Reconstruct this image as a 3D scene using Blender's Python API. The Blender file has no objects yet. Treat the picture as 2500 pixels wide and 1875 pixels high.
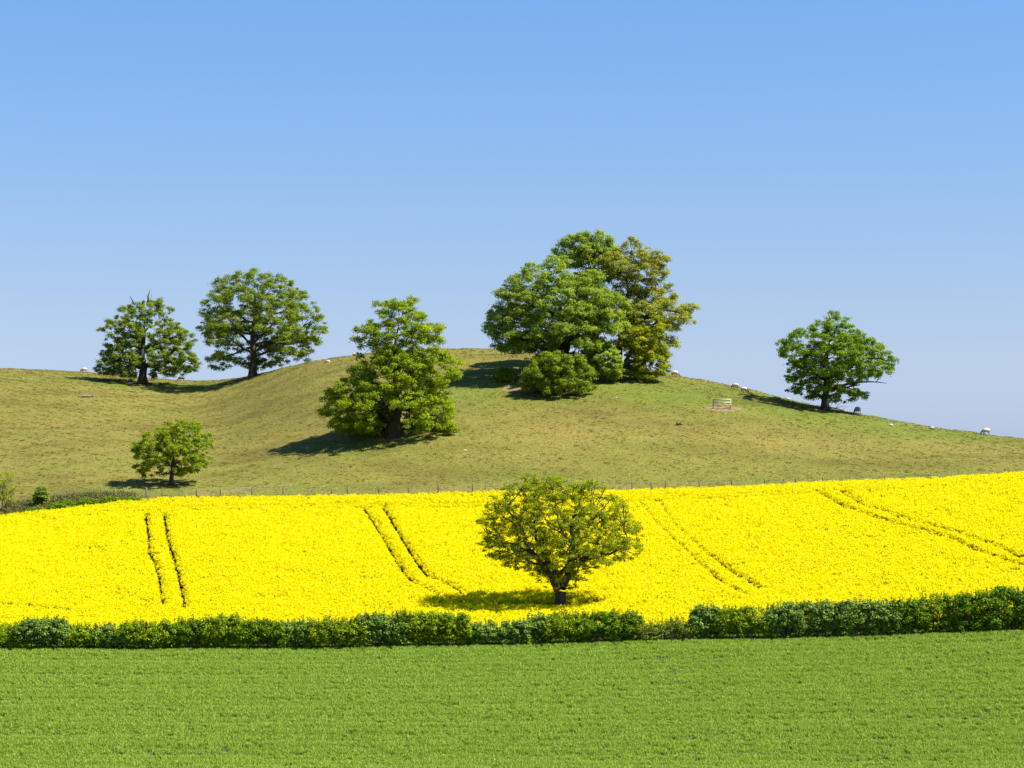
import bpy, bmesh, math, random
import numpy as np
from mathutils import Vector, Matrix, noise as mnoise

R = math.radians
S = bpy.context.scene
COL = S.collection
rng = np.random.default_rng(7)
random.seed(7)

# ---------------------------------------------------------------- camera, world, sun, exposure
F = 6000.0            # focal length in photo pixels (photo is 2500 wide)
CX, CY = 1250.0, 1100.0     # the horizon lies below the middle of the frame (rising front)
CZ = 25.0             # height of the camera above the datum
cam_d = bpy.data.cameras.new('camera')
cam = bpy.data.objects.new('camera', cam_d); COL.objects.link(cam)
cam.location = (0, 0, CZ); cam.rotation_euler = (R(90), 0, 0)
cam_d.sensor_width = 36; cam_d.lens = 36 * F / 2500
cam_d.shift_y = (CY - 937.5) / 2500
cam_d.clip_start = 0.5; cam_d.clip_end = 12000
S.camera = cam

SUN_EL, SUN_AZ = 54.0, 11.0        # azimuth: degrees from +X towards the camera side (-Y)
w = bpy.data.worlds.new("World"); S.world = w; w.use_nodes = True
nt = w.node_tree; nt.nodes.clear()
out = nt.nodes.new('ShaderNodeOutputWorld'); bg = nt.nodes.new('ShaderNodeBackground')
sky = nt.nodes.new('ShaderNodeTexSky'); sky.sky_type = 'NISHITA'; sky.sun_disc = False
sky.sun_elevation = R(SUN_EL); sky.sun_rotation = R(90 + SUN_AZ)
sky.air_density = 1.0; sky.dust_density = 0.35; sky.ozone_density = 3.0; sky.altitude = 100
# clear-air colour balance of the whole sky, smooth in elevation
geo = nt.nodes.new('ShaderNodeTexCoord'); sep = nt.nodes.new('ShaderNodeSeparateXYZ')
ramp = nt.nodes.new('ShaderNodeValToRGB')
ramp.color_ramp.elements[0].position = 0.0; ramp.color_ramp.elements[0].color = (0.48, 0.59, 1.05, 1)
ramp.color_ramp.elements[1].position = 1.0; ramp.color_ramp.elements[1].color = (0.46, 0.80, 1.1, 1)
for _p, _c in ((0.0165, (0.50, 0.587, 0.972)), (0.041, (0.53, 0.582, 0.85)), (0.061, (0.535, 0.58, 0.80)), (0.102, (0.535, 0.61, 0.80)), (0.143, (0.515, 0.638, 0.845)), (0.182, (0.488, 0.669, 0.888))):
    _e = ramp.color_ramp.elements.new(_p); _e.color = (*_c, 1)
mul = nt.nodes.new('ShaderNodeMix'); mul.data_type = 'RGBA'; mul.blend_type = 'MULTIPLY'; mul.inputs[0].default_value = 1
nt.links.new(geo.outputs['Generated'], sep.inputs[0]); nt.links.new(sep.outputs['Z'], ramp.inputs[0])
nt.links.new(sky.outputs[0], mul.inputs[6]); nt.links.new(ramp.outputs[0], mul.inputs[7])
nt.links.new(mul.outputs[2], bg.inputs[0]); nt.links.new(bg.outputs[0], out.inputs[0])
bg.inputs[1].default_value = 0.075
sd = bpy.data.lights.new('sun', 'SUN'); sd.energy = 4.6; sd.angle = R(0.53); sd.color = (1.0, 0.955, 0.88)
sun = bpy.data.objects.new('sun', sd); COL.objects.link(sun)
tosun = Vector((math.cos(R(SUN_EL)) * math.cos(R(SUN_AZ)), -math.cos(R(SUN_EL)) * math.sin(R(SUN_AZ)), math.sin(R(SUN_EL))))
sun.rotation_euler = tosun.to_track_quat('Z', 'Y').to_euler(); sun.location = (0, 0, 120)
S.view_settings.view_transform = 'Standard'; S.view_settings.look = 'None'
S.view_settings.gamma = 1; S.view_settings.use_curve_mapping = False
S.view_settings.exposure = 1.25
S.render.engine = 'CYCLES'

# ---------------------------------------------------------------- materials
def newmat(name):
    m = bpy.data.materials.new(name); m.use_nodes = True
    n = m.node_tree; n.nodes.clear()
    return m, n
def N(n, t, **k):
    o = n.nodes.new(t)
    for a, b in k.items(): setattr(o, a, b)
    return o
def noise_node(n, vec, scale, detail=3, rough=0.55, dist=0.0):
    t = N(n, 'ShaderNodeTexNoise'); t.inputs['Scale'].default_value = scale
    t.inputs['Detail'].default_value = detail; t.inputs['Roughness'].default_value = rough
    t.inputs['Distortion'].default_value = dist
    n.links.new(vec, t.inputs['Vector']); return t.outputs['Fac']
def rampn(n, fac, stops):
    r = N(n, 'ShaderNodeValToRGB'); e = r.color_ramp.elements
    e[0].position, e[0].color = stops[0][0], (*stops[0][1], 1)
    e[1].position, e[1].color = stops[-1][0], (*stops[-1][1], 1)
    for p, c in stops[1:-1]:
        q = e.new(p); q.color = (*c, 1)
    n.links.new(fac, r.inputs[0]); return r.outputs[0]
def mixc(n, fac, a, b, mode='MIX'):
    m = N(n, 'ShaderNodeMix', data_type='RGBA', blend_type=mode)
    for i, v in ((0, fac), (6, a), (7, b)):
        if hasattr(v, 'is_output'): n.links.new(v, m.inputs[i])
        elif i == 0: m.inputs[0].default_value = v
        else: m.inputs[i].default_value = (*v, 1)
    return m.outputs[2]
def math_(n, op, a, b=0.0, clamp=False):
    m = N(n, 'ShaderNodeMath', operation=op); m.use_clamp = clamp
    for i, v in ((0, a), (1, b)):
        if hasattr(v, 'is_output'): n.links.new(v, m.inputs[i])
        else: m.inputs[i].default_value = v
    return m.outputs[0]
def finish(n, col, rough=0.8, bump=None, bstr=0.3, bdist=0.05, spec=0.3):
    p = N(n, 'ShaderNodeBsdfPrincipled'); p.inputs['Roughness'].default_value = rough
    p.inputs['Specular IOR Level'].default_value = spec
    if hasattr(col, 'is_output'): n.links.new(col, p.inputs['Base Color'])
    else: p.inputs['Base Color'].default_value = (*col, 1)
    if bump is not None:
        b = N(n, 'ShaderNodeBump'); b.inputs['Strength'].default_value = bstr; b.inputs['Distance'].default_value = bdist
        n.links.new(bump, b.inputs['Height']); n.links.new(b.outputs[0], p.inputs['Normal'])
    o = N(n, 'ShaderNodeOutputMaterial'); n.links.new(p.outputs[0], o.inputs[0]); return p, o

def leaf_mat(name, stops, trans=0.5, rough=0.55, attr='tint'):
    """leaf colour picked by a per-leaf random value; thin and translucent"""
    m, n = newmat(name)
    a = N(n, 'ShaderNodeAttribute', attribute_name=attr)
    col = rampn(n, a.outputs['Fac'], stops)
    p = N(n, 'ShaderNodeBsdfPrincipled'); p.inputs['Roughness'].default_value = rough
    p.inputs['Specular IOR Level'].default_value = 0.12
    n.links.new(col, p.inputs['Base Color'])
    t = N(n, 'ShaderNodeBsdfTranslucent'); tc = mixc(n, 1.0, col, (1.0, 1.0, 0.55), 'MULTIPLY'); n.links.new(tc, t.inputs[0])
    mx = N(n, 'ShaderNodeMixShader'); mx.inputs[0].default_value = trans
    n.links.new(p.outputs[0], mx.inputs[1]); n.links.new(t.outputs[0], mx.inputs[2])
    o = N(n, 'ShaderNodeOutputMaterial'); n.links.new(mx.outputs[0], o.inputs[0])
    return m
def g(c, k): return tuple(x * k for x in c)
def leafstops(c, warm=(1.25, 1.05, 0.8)):
    return [(0.0, g(c, 0.7)), (0.45, g(c, 1.06)), (0.8, tuple(a * b * 1.15 for a, b in zip(c, warm))), (1.0, tuple(a * b * 1.5 for a, b in zip(c, warm)))]

def bark_mat(name, c1, c2):
    m, n = newmat(name); tc = N(n, 'ShaderNodeTexCoord'); mp = N(n, 'ShaderNodeMapping')
    mp.inputs['Scale'].default_value = (1, 1, 0.25); n.links.new(tc.outputs['Object'], mp.inputs[0])
    f = noise_node(n, mp.outputs[0], 5, 5, 0.7); finish(n, rampn(n, f, [(0.3, c1), (0.7, c2)]), 0.95, f, 0.9, 0.08); return m
BARK = bark_mat('oak_bark', (0.025, 0.021, 0.013), (0.095, 0.078, 0.042))
BARK_PALE = bark_mat('dead_wood', (0.16, 0.13, 0.1), (0.42, 0.35, 0.27))
BARK_HEDGE = bark_mat('hedge_stems', (0.06, 0.045, 0.03), (0.22, 0.17, 0.11))
WOOD = bark_mat('weathered_rail_wood', (0.38, 0.31, 0.23), (0.62, 0.52, 0.40))
POSTW = bark_mat('fence_post_wood', (0.07, 0.055, 0.04), (0.24, 0.20, 0.14))

def simple(name, col, rough=0.8, scale=8, var=0.25):
    m, n = newmat(name); tc = N(n, 'ShaderNodeTexCoord'); f = noise_node(n, tc.outputs['Object'], scale, 4)
    finish(n, rampn(n, f, [(0.3, g(col, 1 - var)), (0.7, g(col, 1 + var))]), rough, f, 0.4, 0.02); return m

# ---------------------------------------------------------------- terrain
PXK = np.arange(-1500, 4001, 20.0)
YK = np.arange(0, 901, 1.0)
def curve(pts):
    xs, ys = zip(*pts); v = np.interp(PXK, xs, ys)
    k = np.exp(-0.5 * (np.arange(-6, 7) / 2.2) ** 2); k /= k.sum()
    return np.convolve(np.pad(v, 6, 'edge'), k, 'valid')
HEDGE_Y, TOE_Y, CREST_Y, EDGE_Y, FENCE_Y = 186.0, 191.0, 246.0, 257.0, 264.0
hedge_py = curve([(-600, 1586), (0, 1584), (400, 1586), (800, 1584), (1200, 1576), (1400, 1572), (1700, 1563), (2000, 1558), (2250, 1550), (2500, 1540), (3200, 1520)])
toe_py = hedge_py - 24
croptop = [(-600, 1290), (0, 1259), (100, 1245), (200, 1234), (300, 1223), (400, 1212), (700, 1208), (1000, 1203), (1250, 1195), (1500, 1194), (1750, 1187), (2000, 1172), (2250, 1165), (2500, 1148), (3200, 1110)]
crest_py = curve([(-600, 1330), (0, 1308), (300, 1276), (700, 1270), (1200, 1266), (1700, 1246), (2100, 1226), (2500, 1203), (3200, 1160)])
edge_py = curve([(a, b + 29) for a, b in croptop])
fence_py = curve([(-600, 1265), (0, 1241), (70, 1237), (134, 1222), (200, 1213), (300, 1213), (400, 1213), (700, 1212), (1000, 1208), (1250, 1204), (1500, 1201), (1867, 1196), (2243, 1183), (2454, 1173), (3200, 1150)])
sky_py = curve([(-900, 880), (-300, 892), (0, 900), (100, 903), (226, 910), (300, 918), (400, 927), (497, 933), (560, 928), (616, 919), (700, 896), (791, 877), (950, 857), (1107, 850), (1200, 853), (1266, 859), (1400, 877), (1500, 890), (1672, 921), (1800, 944), (1921, 975), (2000, 993), (2090, 1009), (2260, 1042), (2400, 1059), (2500, 1074), (2750, 1092), (3200, 1108)])
sky_Y = curve([(-900, 430), (0, 415), (350, 418), (480, 414), (560, 401), (620, 385), (800, 362), (1100, 350), (1700, 326), (2100, 312), (2500, 302), (3200, 290)])
TZ = np.zeros((len(PXK), len(YK)))
near = [(0, -1.7), (20, -5), (50, -11), (80, -15), (110, -17.6), (145, -18.7)]
for i, p in enumerate(PXK):
    ys = np.array([a for a, b in near] + [HEDGE_Y, TOE_Y, 205, CREST_Y, EDGE_Y, FENCE_Y])
    def zz(py, Y): return (CY - py) / F * Y
    z205 = np.interp(205, [TOE_Y, CREST_Y], [zz(toe_py[i], TOE_Y), zz(crest_py[i], CREST_Y)])
    zs = np.array([b for a, b in near] + [zz(hedge_py[i], HEDGE_Y), zz(toe_py[i], TOE_Y), z205, zz(crest_py[i], CREST_Y), zz(edge_py[i], EDGE_Y), zz(fence_py[i], FENCE_Y)])
    z = np.interp(YK, ys, zs)
    m = YK > FENCE_Y
    t = (YK[m] - FENCE_Y) / (sky_Y[i] - FENCE_Y)
    gq = 1 - (1 - t) ** 2
    # a soft toe where the pasture meets the field
    gq = np.where(t < 1, gq - 0.10 * np.sin(np.pi * np.clip(t, 0, 1)) ** 2 * (1 - t), gq)
    py = fence_py[i] + (sky_py[i] - fence_py[i]) * gq
    zq = (CY - py) / F * YK[m]
    zq = np.where((t > 1) & (zq < -18.5), -18.5, zq)
    z[m] = zq
    if True:
        bad = np.where((YK > sky_Y[i] + 10) & (z < -18))[0]
        if len(bad): z[bad[0]:] = -19
    TZ[i] = z
_k = np.exp(-0.5 * (np.arange(-4, 5) / 1.5) ** 2); _k /= _k.sum()
TZ = np.apply_along_axis(lambda v: np.convolve(np.pad(v, 4, 'edge'), _k, 'valid'), 1, TZ)
def H(X, Y):
    X = np.asarray(X, float); Y = np.asarray(Y, float)
    Yc = np.clip(Y, 1.0, 899.0)
    px = np.clip(CX + F * X / Yc, PXK[0], PXK[-1] - 1)
    a = (px - PXK[0]) / 20.0; i = np.floor(a).astype(int); fa = a - i; i = np.clip(i, 0, len(PXK) - 2)
    j = np.floor(Yc).astype(int); fb = Yc - j; j = np.clip(j, 0, len(YK) - 2)
    z = (TZ[i, j] * (1 - fa) * (1 - fb) + TZ[i + 1, j] * fa * (1 - fb) + TZ[i, j + 1] * (1 - fa) * fb + TZ[i + 1, j + 1] * fa * fb)
    un = 0.10 * np.sin(X * 0.9 + 1.3 * np.sin(Y * 0.31)) * np.sin(Y * 0.7 + X * 0.13) + 0.05 * np.sin(X * 2.1 + Y * 1.7)
    return CZ + z + un * np.clip((Y - 262) / 10, 0, 1)
def hgt(x, y): return float(H(x, y))
def ground(px, py, lift=0.0, y0=140.0):
    """the place on the ground that a sight line through a photo pixel meets first"""
    Ys = np.arange(y0, 460, 0.25); X = (px - CX) / F * Ys
    g_ = H(X, Ys) + lift; ray = CZ + (CY - py) / F * Ys
    k = np.where(g_ >= ray)[0]
    if len(k): j = k[0]
    else: j = int(np.argmax((g_ - ray) / Ys + 0 * Ys))
    return Vector((X[j], Ys[j], float(H(X[j], Ys[j]))))

def tag(o, label=None, cat=None, group=None, kind=None):
    if label: o['label'] = label
    if cat: o['category'] = cat
    if group: o['group'] = group
    if kind: o['kind'] = kind
    return o
def link_mesh(name, V, Fq, mat, parent=None, tint=None, smooth=False, loc=None):
    me = bpy.data.meshes.new(name)
    V = np.asarray(V, np.float32); Fq = np.asarray(Fq, np.int32)
    k = Fq.shape[1]
    me.vertices.add(len(V)); me.vertices.foreach_set('co', V.ravel())
    me.loops.add(Fq.size); me.loops.foreach_set('vertex_index', Fq.ravel())
    me.polygons.add(len(Fq)); me.polygons.foreach_set('loop_start', np.arange(0, Fq.size, k, dtype=np.int32))
    me.polygons.foreach_set('loop_total', np.full(len(Fq), k, np.int32))
    if tint is not None:
        at = me.attributes.new('tint', 'FLOAT', 'FACE' if len(tint) == len(Fq) else 'POINT'); at.data.foreach_set('value', np.asarray(tint, np.float32))
    me.update(calc_edges=True)
    if smooth: me.polygons.foreach_set('use_smooth', np.ones(len(Fq), bool))
    if mat: me.materials.append(mat)
    o = bpy.data.objects.new(name, me); COL.objects.link(o)
    if parent: o.parent = parent
    if loc is not None: o.location = loc
    return o
def empty(name, loc):
    o = bpy.data.objects.new(name, None); COL.objects.link(o); o.location = loc; o.empty_display_size = 0.5; return o

# ground materials ------------------------------------------------
def pos(n): return N(n, 'ShaderNodeNewGeometry').outputs['Position']
m_green, n = newmat('young_wheat_ground'); P = pos(n)
f1 = noise_node(n, P, 3.5, 4, 0.7); f2 = noise_node(n, P, 0.08, 3)
c = rampn(n, f1, [(0.3, (0.03, 0.045, 0.01)), (0.7, (0.075, 0.11, 0.02))])
c = mixc(n, math_(n, 'MULTIPLY', f2, 0.5), c, (0.06, 0.09, 0.02)); finish(n, c, 0.9, f1, 0.8, 0.1)
m_rape, n = newmat('rapeseed_soil'); P = pos(n); f1 = noise_node(n, P, 5, 4)
finish(n, rampn(n, f1, [(0.3, (0.10, 0.085, 0.035)), (0.7, (0.20, 0.17, 0.07))]), 0.95, f1, 0.6, 0.05)

# bare-soil scrapes of the pasture: (px, py, half-width m, half-depth m, turn)
SCRAPES = [(1763, 998, 2.3, 1.3, 0.0), (612, 1190, 2.0, 0.45, 0.1), (548, 1200, 2.6, 0.3, 0.15), (498, 1209, 1.6, 0.35, 0.1), (700, 1185, 1.2, 0.2, 0.1), (497, 962, 2.4, 0.25, 0.3), (520, 951, 1.6, 0.22, 0.3),
           (352, 943, 2.0, 0.9, 0.0), (965, 1066, 2.2, 1.1, 0.0), (1262, 948, 1.8, 0.7, 0.0), (1245, 946, 1.0, 0.5, 0), (2020, 1003, 2.0, 0.6, 0.0), (1340, 962, 2.5, 0.8, 0.0), (1480, 926, 2.5, 0.8, 0.0)]
m_past, n = newmat('grazed_pasture'); P = pos(n)
mp = N(n, 'ShaderNodeMapping'); mp.inputs['Scale'].default_value = (1.0, 0.55, 1.0); n.links.new(P, mp.inputs[0])
fa = noise_node(n, mp.outputs[0], 1.6, 5, 0.65, 0.4); fb = noise_node(n, mp.outputs[0], 5.0, 4, 0.75); fc = noise_node(n, P, 0.06, 3, 0.5, 0.5); fd = noise_node(n, mp.outputs[0], 0.45, 3, 0.6)
at = N(n, 'ShaderNodeAttribute', attribute_name='tint')
dry = rampn(n, fb, [(0.30, (0.085, 0.062, 0.012)), (0.5, (0.168, 0.14, 0.03)), (0.75, (0.27, 0.225, 0.053))])
lush = rampn(n, fb, [(0.30, (0.045, 0.065, 0.008)), (0.5, (0.112, 0.135, 0.018)), (0.75, (0.175, 0.20, 0.032))])
mg = math_(n, 'ADD', math_(n, 'MULTIPLY', math_(n, 'SUBTRACT', fa, 0.5), 1.3), at.outputs['Fac'])
mg = math_(n, 'ADD', mg, math_(n, 'MULTIPLY', math_(n, 'SUBTRACT', fc, 0.5), 1.1), True)
c = mixc(n, mg, dry, lush)
dk = rampn(n, noise_node(n, mp.outputs[0], 8.0, 3, 0.8, 0.2), [(0.54, (1, 1, 1)), (0.72, (0.42, 0.36, 0.3))])
c = mixc(n, 0.9, c, dk, 'MULTIPLY')
mpb = N(n, 'ShaderNodeMapping'); mpb.inputs['Scale'].default_value = (0.35, 1.0, 1.0); n.links.new(P, mpb.inputs[0])
big = rampn(n, noise_node(n, mpb.outputs[0], 0.11, 5, 0.6, 0.8), [(0.34, (0.78, 0.74, 0.72)), (0.5, (1, 1, 1)), (0.66, (1.14, 1.11, 1.14))])
c = mixc(n, 1.0, c, big, 'MULTIPLY')
soil = rampn(n, noise_node(n, P, 3.0, 4, 0.7), [(0.35, (0.11, 0.065, 0.035)), (0.55, (0.27, 0.17, 0.11)), (0.75, (0.42, 0.29, 0.2))])
sx = N(n, 'ShaderNodeSeparateXYZ'); n.links.new(P, sx.inputs[0])
fs = noise_node(n, P, 1.6, 4, 0.7); mask = None
for (px, py, a, b, turn) in SCRAPES:
    q = ground(px, py)
    dx = math_(n, 'SUBTRACT', sx.outputs[0], q.x); dy = math_(n, 'SUBTRACT', math_(n, 'SUBTRACT', sx.outputs[1], q.y), math_(n, 'MULTIPLY', dx, turn))
    d = math_(n, 'ADD', math_(n, 'POWER', math_(n, 'ABSOLUTE', math_(n, 'DIVIDE', dx, a)), 2), math_(n, 'POWER', math_(n, 'ABSOLUTE', math_(n, 'DIVIDE', dy, b)), 2))
    mk = math_(n, 'LESS_THAN', d, math_(n, 'MULTIPLY', fs, 2.0))
    mask = mk if mask is None else math_(n, 'MAXIMUM', mask, mk)
c = mixc(n, mask, c, soil)
finish(n, c, 0.95, math_(n, 'ADD', math_(n, 'MULTIPLY', fa, 0.35), fb), 0.8, 0.07, 0.1)

# the ground: one sheet cut along the hedge and the field edge into three named sheets
xs = np.concatenate([-np.geomspace(4500, 132, 16)[:-1], np.arange(-130, 131, 0.9), np.geomspace(132, 4500, 16)])
def ground_sheet(name, y0, y1, step, mat, extra=None, tintf=None):
    ys = np.arange(y0, y1 + 1e-6, step) if extra is None else extra
    X, Y = np.meshgrid(xs, ys); Z = H(X, Y)
    V = np.stack([X, Y, Z], -1).reshape(-1, 3); nx, ny = len(xs), len(ys)
    i, j = np.meshgrid(np.arange(nx - 1), np.arange(ny - 1)); a = (j * nx + i).ravel()
    Fq = np.stack([a, a + 1, a + nx + 1, a + nx], -1)
    t = tintf(V) if tintf else None
    o = link_mesh(name, V, Fq, mat, smooth=True, tint=t); tag(o, kind='structure'); return o
ground_sheet('wheat_field', 0, 0, 1, m_green, np.concatenate([np.geomspace(4000, 20, 8) * -1, np.arange(-10, 125, 5), np.arange(125, HEDGE_Y + 1, 1.0)]))
ground_sheet('rapeseed_field', HEDGE_Y, EDGE_Y + 1, 1.0, m_rape)
GREEN_SPOTS = [(348, 940, 13, .8), (480, 940, 16, .7), (616, 920, 8, .4), (960, 1075, 12, .45), (1350, 960, 20, .75), (1500, 925, 20, .7), (1763, 1010, 8, .55), (2015, 1003, 13, .9), (2150, 1035, 12, .8), (2350, 1062, 12, .6), (415, 1185, 9, .35), (1700, 945, 10, .55), (1850, 980, 10, .6), (300, 1206, 7, .6), (1500, 1192, 60, .12)]
SP = [(ground(a, b), r, k) for a, b, r, k in GREEN_SPOTS]
def past_tint(V):
    t = np.full(len(V), 0.22)
    band = np.sin(V[:, 1] * 0.21 + V[:, 0] * 0.03) * 0.08; t += band
    for q, r, k in SP:
        d2 = ((V[:, 0] - q.x) ** 2 + (1.6 * (V[:, 1] - q.y)) ** 2) / (r * r); t += 0.75 * k * np.exp(-d2)
    t -= 0.30 * np.exp(-(((V[:, 0] - 12) / 30) ** 2 + ((V[:, 1] - 292) / 16) ** 2))
    t += 0.18 * np.exp(-((V[:, 1] - 267) / 4.0) ** 2)
    return np.clip(t, 0, 1)
ground_sheet('pasture_hill', 0, 0, 1, m_past, np.concatenate([np.arange(EDGE_Y + 1, 470, 0.9), np.arange(475, 600, 8), np.geomspace(610, 6000, 14)]), past_tint)

# ---------------------------------------------------------------- tubes and leaves
class MB:
    def __init__(s): s.V = []; s.F = []; s.n = 0
    def tube(s, pts, rad, sides=5, cap=True):
        pts = np.asarray(pts, float); k = len(pts)
        d = np.gradient(pts, axis=0); d /= np.linalg.norm(d, axis=1)[:, None] + 1e-9
        up = np.array([0.31, 0.95, 0.05]) if abs(d[:, 1]).mean() < 0.8 else np.array([1, 0, 0.1])
        u = np.cross(d, up); u /= np.linalg.norm(u, axis=1)[:, None] + 1e-9; v = np.cross(d, u)
        a = np.linspace(0, 2 * np.pi, sides, endpoint=False)
        ring = pts[:, None, :] + np.asarray(rad)[:, None, None] * (np.cos(a)[None, :, None] * u[:, None, :] + np.sin(a)[None, :, None] * v[:, None, :])
        s.V.append(ring.reshape(-1, 3)); b = s.n
        for r in range(k - 1):
            for q in range(sides):
                q2 = (q + 1) % sides
                s.F.append((b + r * sides + q, b + r * sides + q2, b + (r + 1) * sides + q2, b + (r + 1) * sides + q))
        s.n += k * sides
    def box(s, c, h, rot=None):
        c = np.array(c, float); h = np.array(h, float)
        P = np.array([(x, y, z) for z in (-1, 1) for y in (-1, 1) for x in (-1, 1)], float) * h
        if rot is not None: P = P @ np.array(rot.to_3x3()).T
        s.V.append(P + c); b = s.n
        for f in ((0, 2, 3, 1), (4, 5, 7, 6), (0, 1, 5, 4), (2, 6, 7, 3), (0, 4, 6, 2), (1, 3, 7, 5)): s.F.append(tuple(b + i for i in f))
        s.n += 8
    def build(s, name, mat, parent=None, smooth=True, loc=None):
        return link_mesh(name, np.concatenate(s.V), np.array(s.F), mat, parent, smooth=smooth, loc=loc)

def bez(a, b, c, k):
    t = np.linspace(0, 1, k)[:, None]; a, b, c = map(np.asarray, (a, b, c))
    return (1 - t) ** 2 * a + 2 * t * (1 - t) * b + t * t * c
def kmeans(P, k, r, it=6):
    C = P[r.choice(len(P), min(k, len(P)), replace=False)]
    for _ in range(it):
        L = ((P[:, None] - C[None]) ** 2).sum(-1).argmin(1)
        C = np.array([P[L == q].mean(0) if (L == q).any() else C[q] for q in range(len(C))])
    return C, L
def leaves(cent, rad, per, size, r, flat=0.65, out=0.5, up=0.45, tint0=None, crown_c=None):
    """leaf quads gathered in flattened clumps; returns V, F, tint"""
    n = len(cent); K = np.repeat(np.arange(n), np.maximum(4, (per * np.clip((rad / rad.mean()) ** 1.6, 0.25, 2.2)).astype(int)))
    d = r.normal(size=(len(K), 3)); d /= np.linalg.norm(d, axis=1)[:, None]
    d[:, 2] = np.where((d[:, 2] < 0) & (r.random(len(K)) < 0.45), -d[:, 2], d[:, 2])
    rr = r.random(len(K)) ** 0.45
    rr = np.where(r.random(len(K)) < 0.15, rr * 1.5, rr); off = d * rr[:, None] * rad[K][:, None]; off[:, 2] *= flat
    P = cent[K] + off
    nn = r.normal(size=(len(K), 3)) * 0.55 + d * out + np.array([0, 0, up])
    if crown_c is not None:
        o = P - crown_c; o /= np.linalg.norm(o, axis=1)[:, None] + 1e-9; nn += o * 0.35
    nn /= np.linalg.norm(nn, axis=1)[:, None]
    t = np.cross(nn, r.normal(size=(len(K), 3))); t /= np.linalg.norm(t, axis=1)[:, None] + 1e-9; b = np.cross(nn, t)
    s = size * r.uniform(0.6, 1.35, len(K))[:, None] * 0.5
    a1 = P - t * s * 1.25; a2 = P + b * s * 0.75; a3 = P + t * s * 1.25; a4 = P - b * s * 0.75
    V = np.stack([a1, a2, a3, a4], 1).reshape(-1, 3); Fq = np.arange(len(V)).reshape(-1, 4)
    base = r.normal(0.45, 0.13, n) if tint0 is None else tint0
    tint = np.clip(base[K] + r.normal(0, 0.22, len(K)), 0, 1)
    return V, Fq, tint

def row_tf(rows, s, ox, oy): return [(oy + y / s, ox + l / s, ox + r_ / s) for y, l, r_ in rows]

def crown_clumps(rows, Yd, cr, n, r, thick=0.9, hollow=0.45, gap=-0.12, base_z=None, nsc=3.2, ntier=1.7, under=0.0, wins=(), lobe=0):
    k = Yd / F
    zs = np.array([CZ + (CY - y) * k for y, _, _ in rows])[::-1]
    L = np.array([(l - CX) * k for _, l, _ in rows])[::-1]; Rr = np.array([(q - CX) * k for _, _, q in rows])[::-1]
    W = (Rr - L) / 2; C = (Rr + L) / 2
    zz = np.linspace(zs[0], zs[-1], 200); ww = np.interp(zz, zs, W) ** 1.5 + 1e-3; cdf = np.cumsum(ww) / ww.sum()
    off = r.uniform(0, 100, 3); wmax = W.max(); zmin, zmax = zs[0], zs[-1]; hh = zmax - zmin
    L0 = lobe if lobe else 0.15 * (2 * wmax * hh) ** 0.5
    Lt = L0 * 0.8; zt0 = zmax - Lt * 0.6; lobes = np.array([(np.interp(zt0, zs, C), Yd, zt0, Lt)]); tries = 0; fail = 0
    while tries < 6000 and fail < 260:
        tries += 1
        z = np.interp(r.random(), cdf, zz); La = L0 * r.uniform(0.6, 1.3)
        top_w = np.interp(min(z + La * 0.5, zmax), zs, W); wq = np.interp(z, zs, W); cq = np.interp(z, zs, C)
        if z > zmax - La * 0.45: z = zmax - La * r.uniform(0.45, 0.7); wq = np.interp(z, zs, W); cq = np.interp(z, zs, C)
        z = max(z, zmin + La * 0.25)
        we = max(wq - La * 0.72, 0.1); th = r.uniform(0, 2 * np.pi); rr = math.sqrt(r.random()) if r.random() < 0.3 else r.uniform(0.78, 1.0)
        if r.random() < 0.3: th = (0 if r.random() < 0.5 else np.pi) + r.normal(0, 0.3); rr = 1.0
        tz = (z - zmin) / hh
        if under and tz < 0.35 and rr < under * (1 - tz / 0.35): fail += 1; continue
        x = cq + we * rr * math.cos(th); y = Yd + min(we, wmax * 0.92) * thick * rr * math.sin(th)
        if rr < hollow and tz < 0.75 and r.random() < 0.7: fail += 1; continue
        ppx = CX + F * x / y; ppy = CY - F * (z - CZ) / y
        if y < Yd + 1 and any(a < ppx < b_ and c < ppy < d_ for a, b_, c, d_ in wins): fail += 1; continue
        v = mnoise.noise(Vector(((x + off[0]) / nsc, (y + off[1]) / nsc, (z + off[2]) / ntier)))
        if v < gap - 0.08: fail += 1; continue
        if len(lobes):
            d = (lobes[:, :3] - np.array((x, y, z))) * np.array([1, 1, 1.35]); dd = np.sqrt((d ** 2).sum(1))
            if (dd < 0.62 * (lobes[:, 3] + La)).any(): fail += 1; continue
        lobes = np.vstack([lobes, (x, y, z, La)]); fail = 0
    area = lobes[:, 3] ** 2; cnt = np.maximum(3, np.round(n * area / area.sum())).astype(int); out = []
    for (x, y, z, La), c_ in zip(lobes, cnt):
        fl = r.uniform(0.5, 0.75); ax = r.uniform(0, np.pi); st = r.uniform(1.0, 1.35)
        for _ in range(c_):
            el = math.asin(r.uniform(-0.35, 1.0)); az = r.uniform(0, 2 * np.pi); q = La * (r.uniform(0.7, 1.05) if r.random() < 0.85 else r.uniform(0.3, 0.7))
            u, v2 = q * math.cos(el) * math.cos(az) * st, q * math.cos(el) * math.sin(az) / st
            px_w = x + u * math.cos(ax) - v2 * math.sin(ax)
            pz = z + q * math.sin(el) * fl - 0.12 * La * math.cos(el)
            lo, hi = np.interp(pz, zs, C - W) + 0.1, np.interp(pz, zs, C + W) - 0.1
            if px_w < lo - 0.25 or px_w > hi + 0.25: px_w = min(max(px_w, lo), hi)
            out.append((px_w, y + u * math.sin(ax) + v2 * math.cos(ax), pz))
    return np.array(out)

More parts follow.
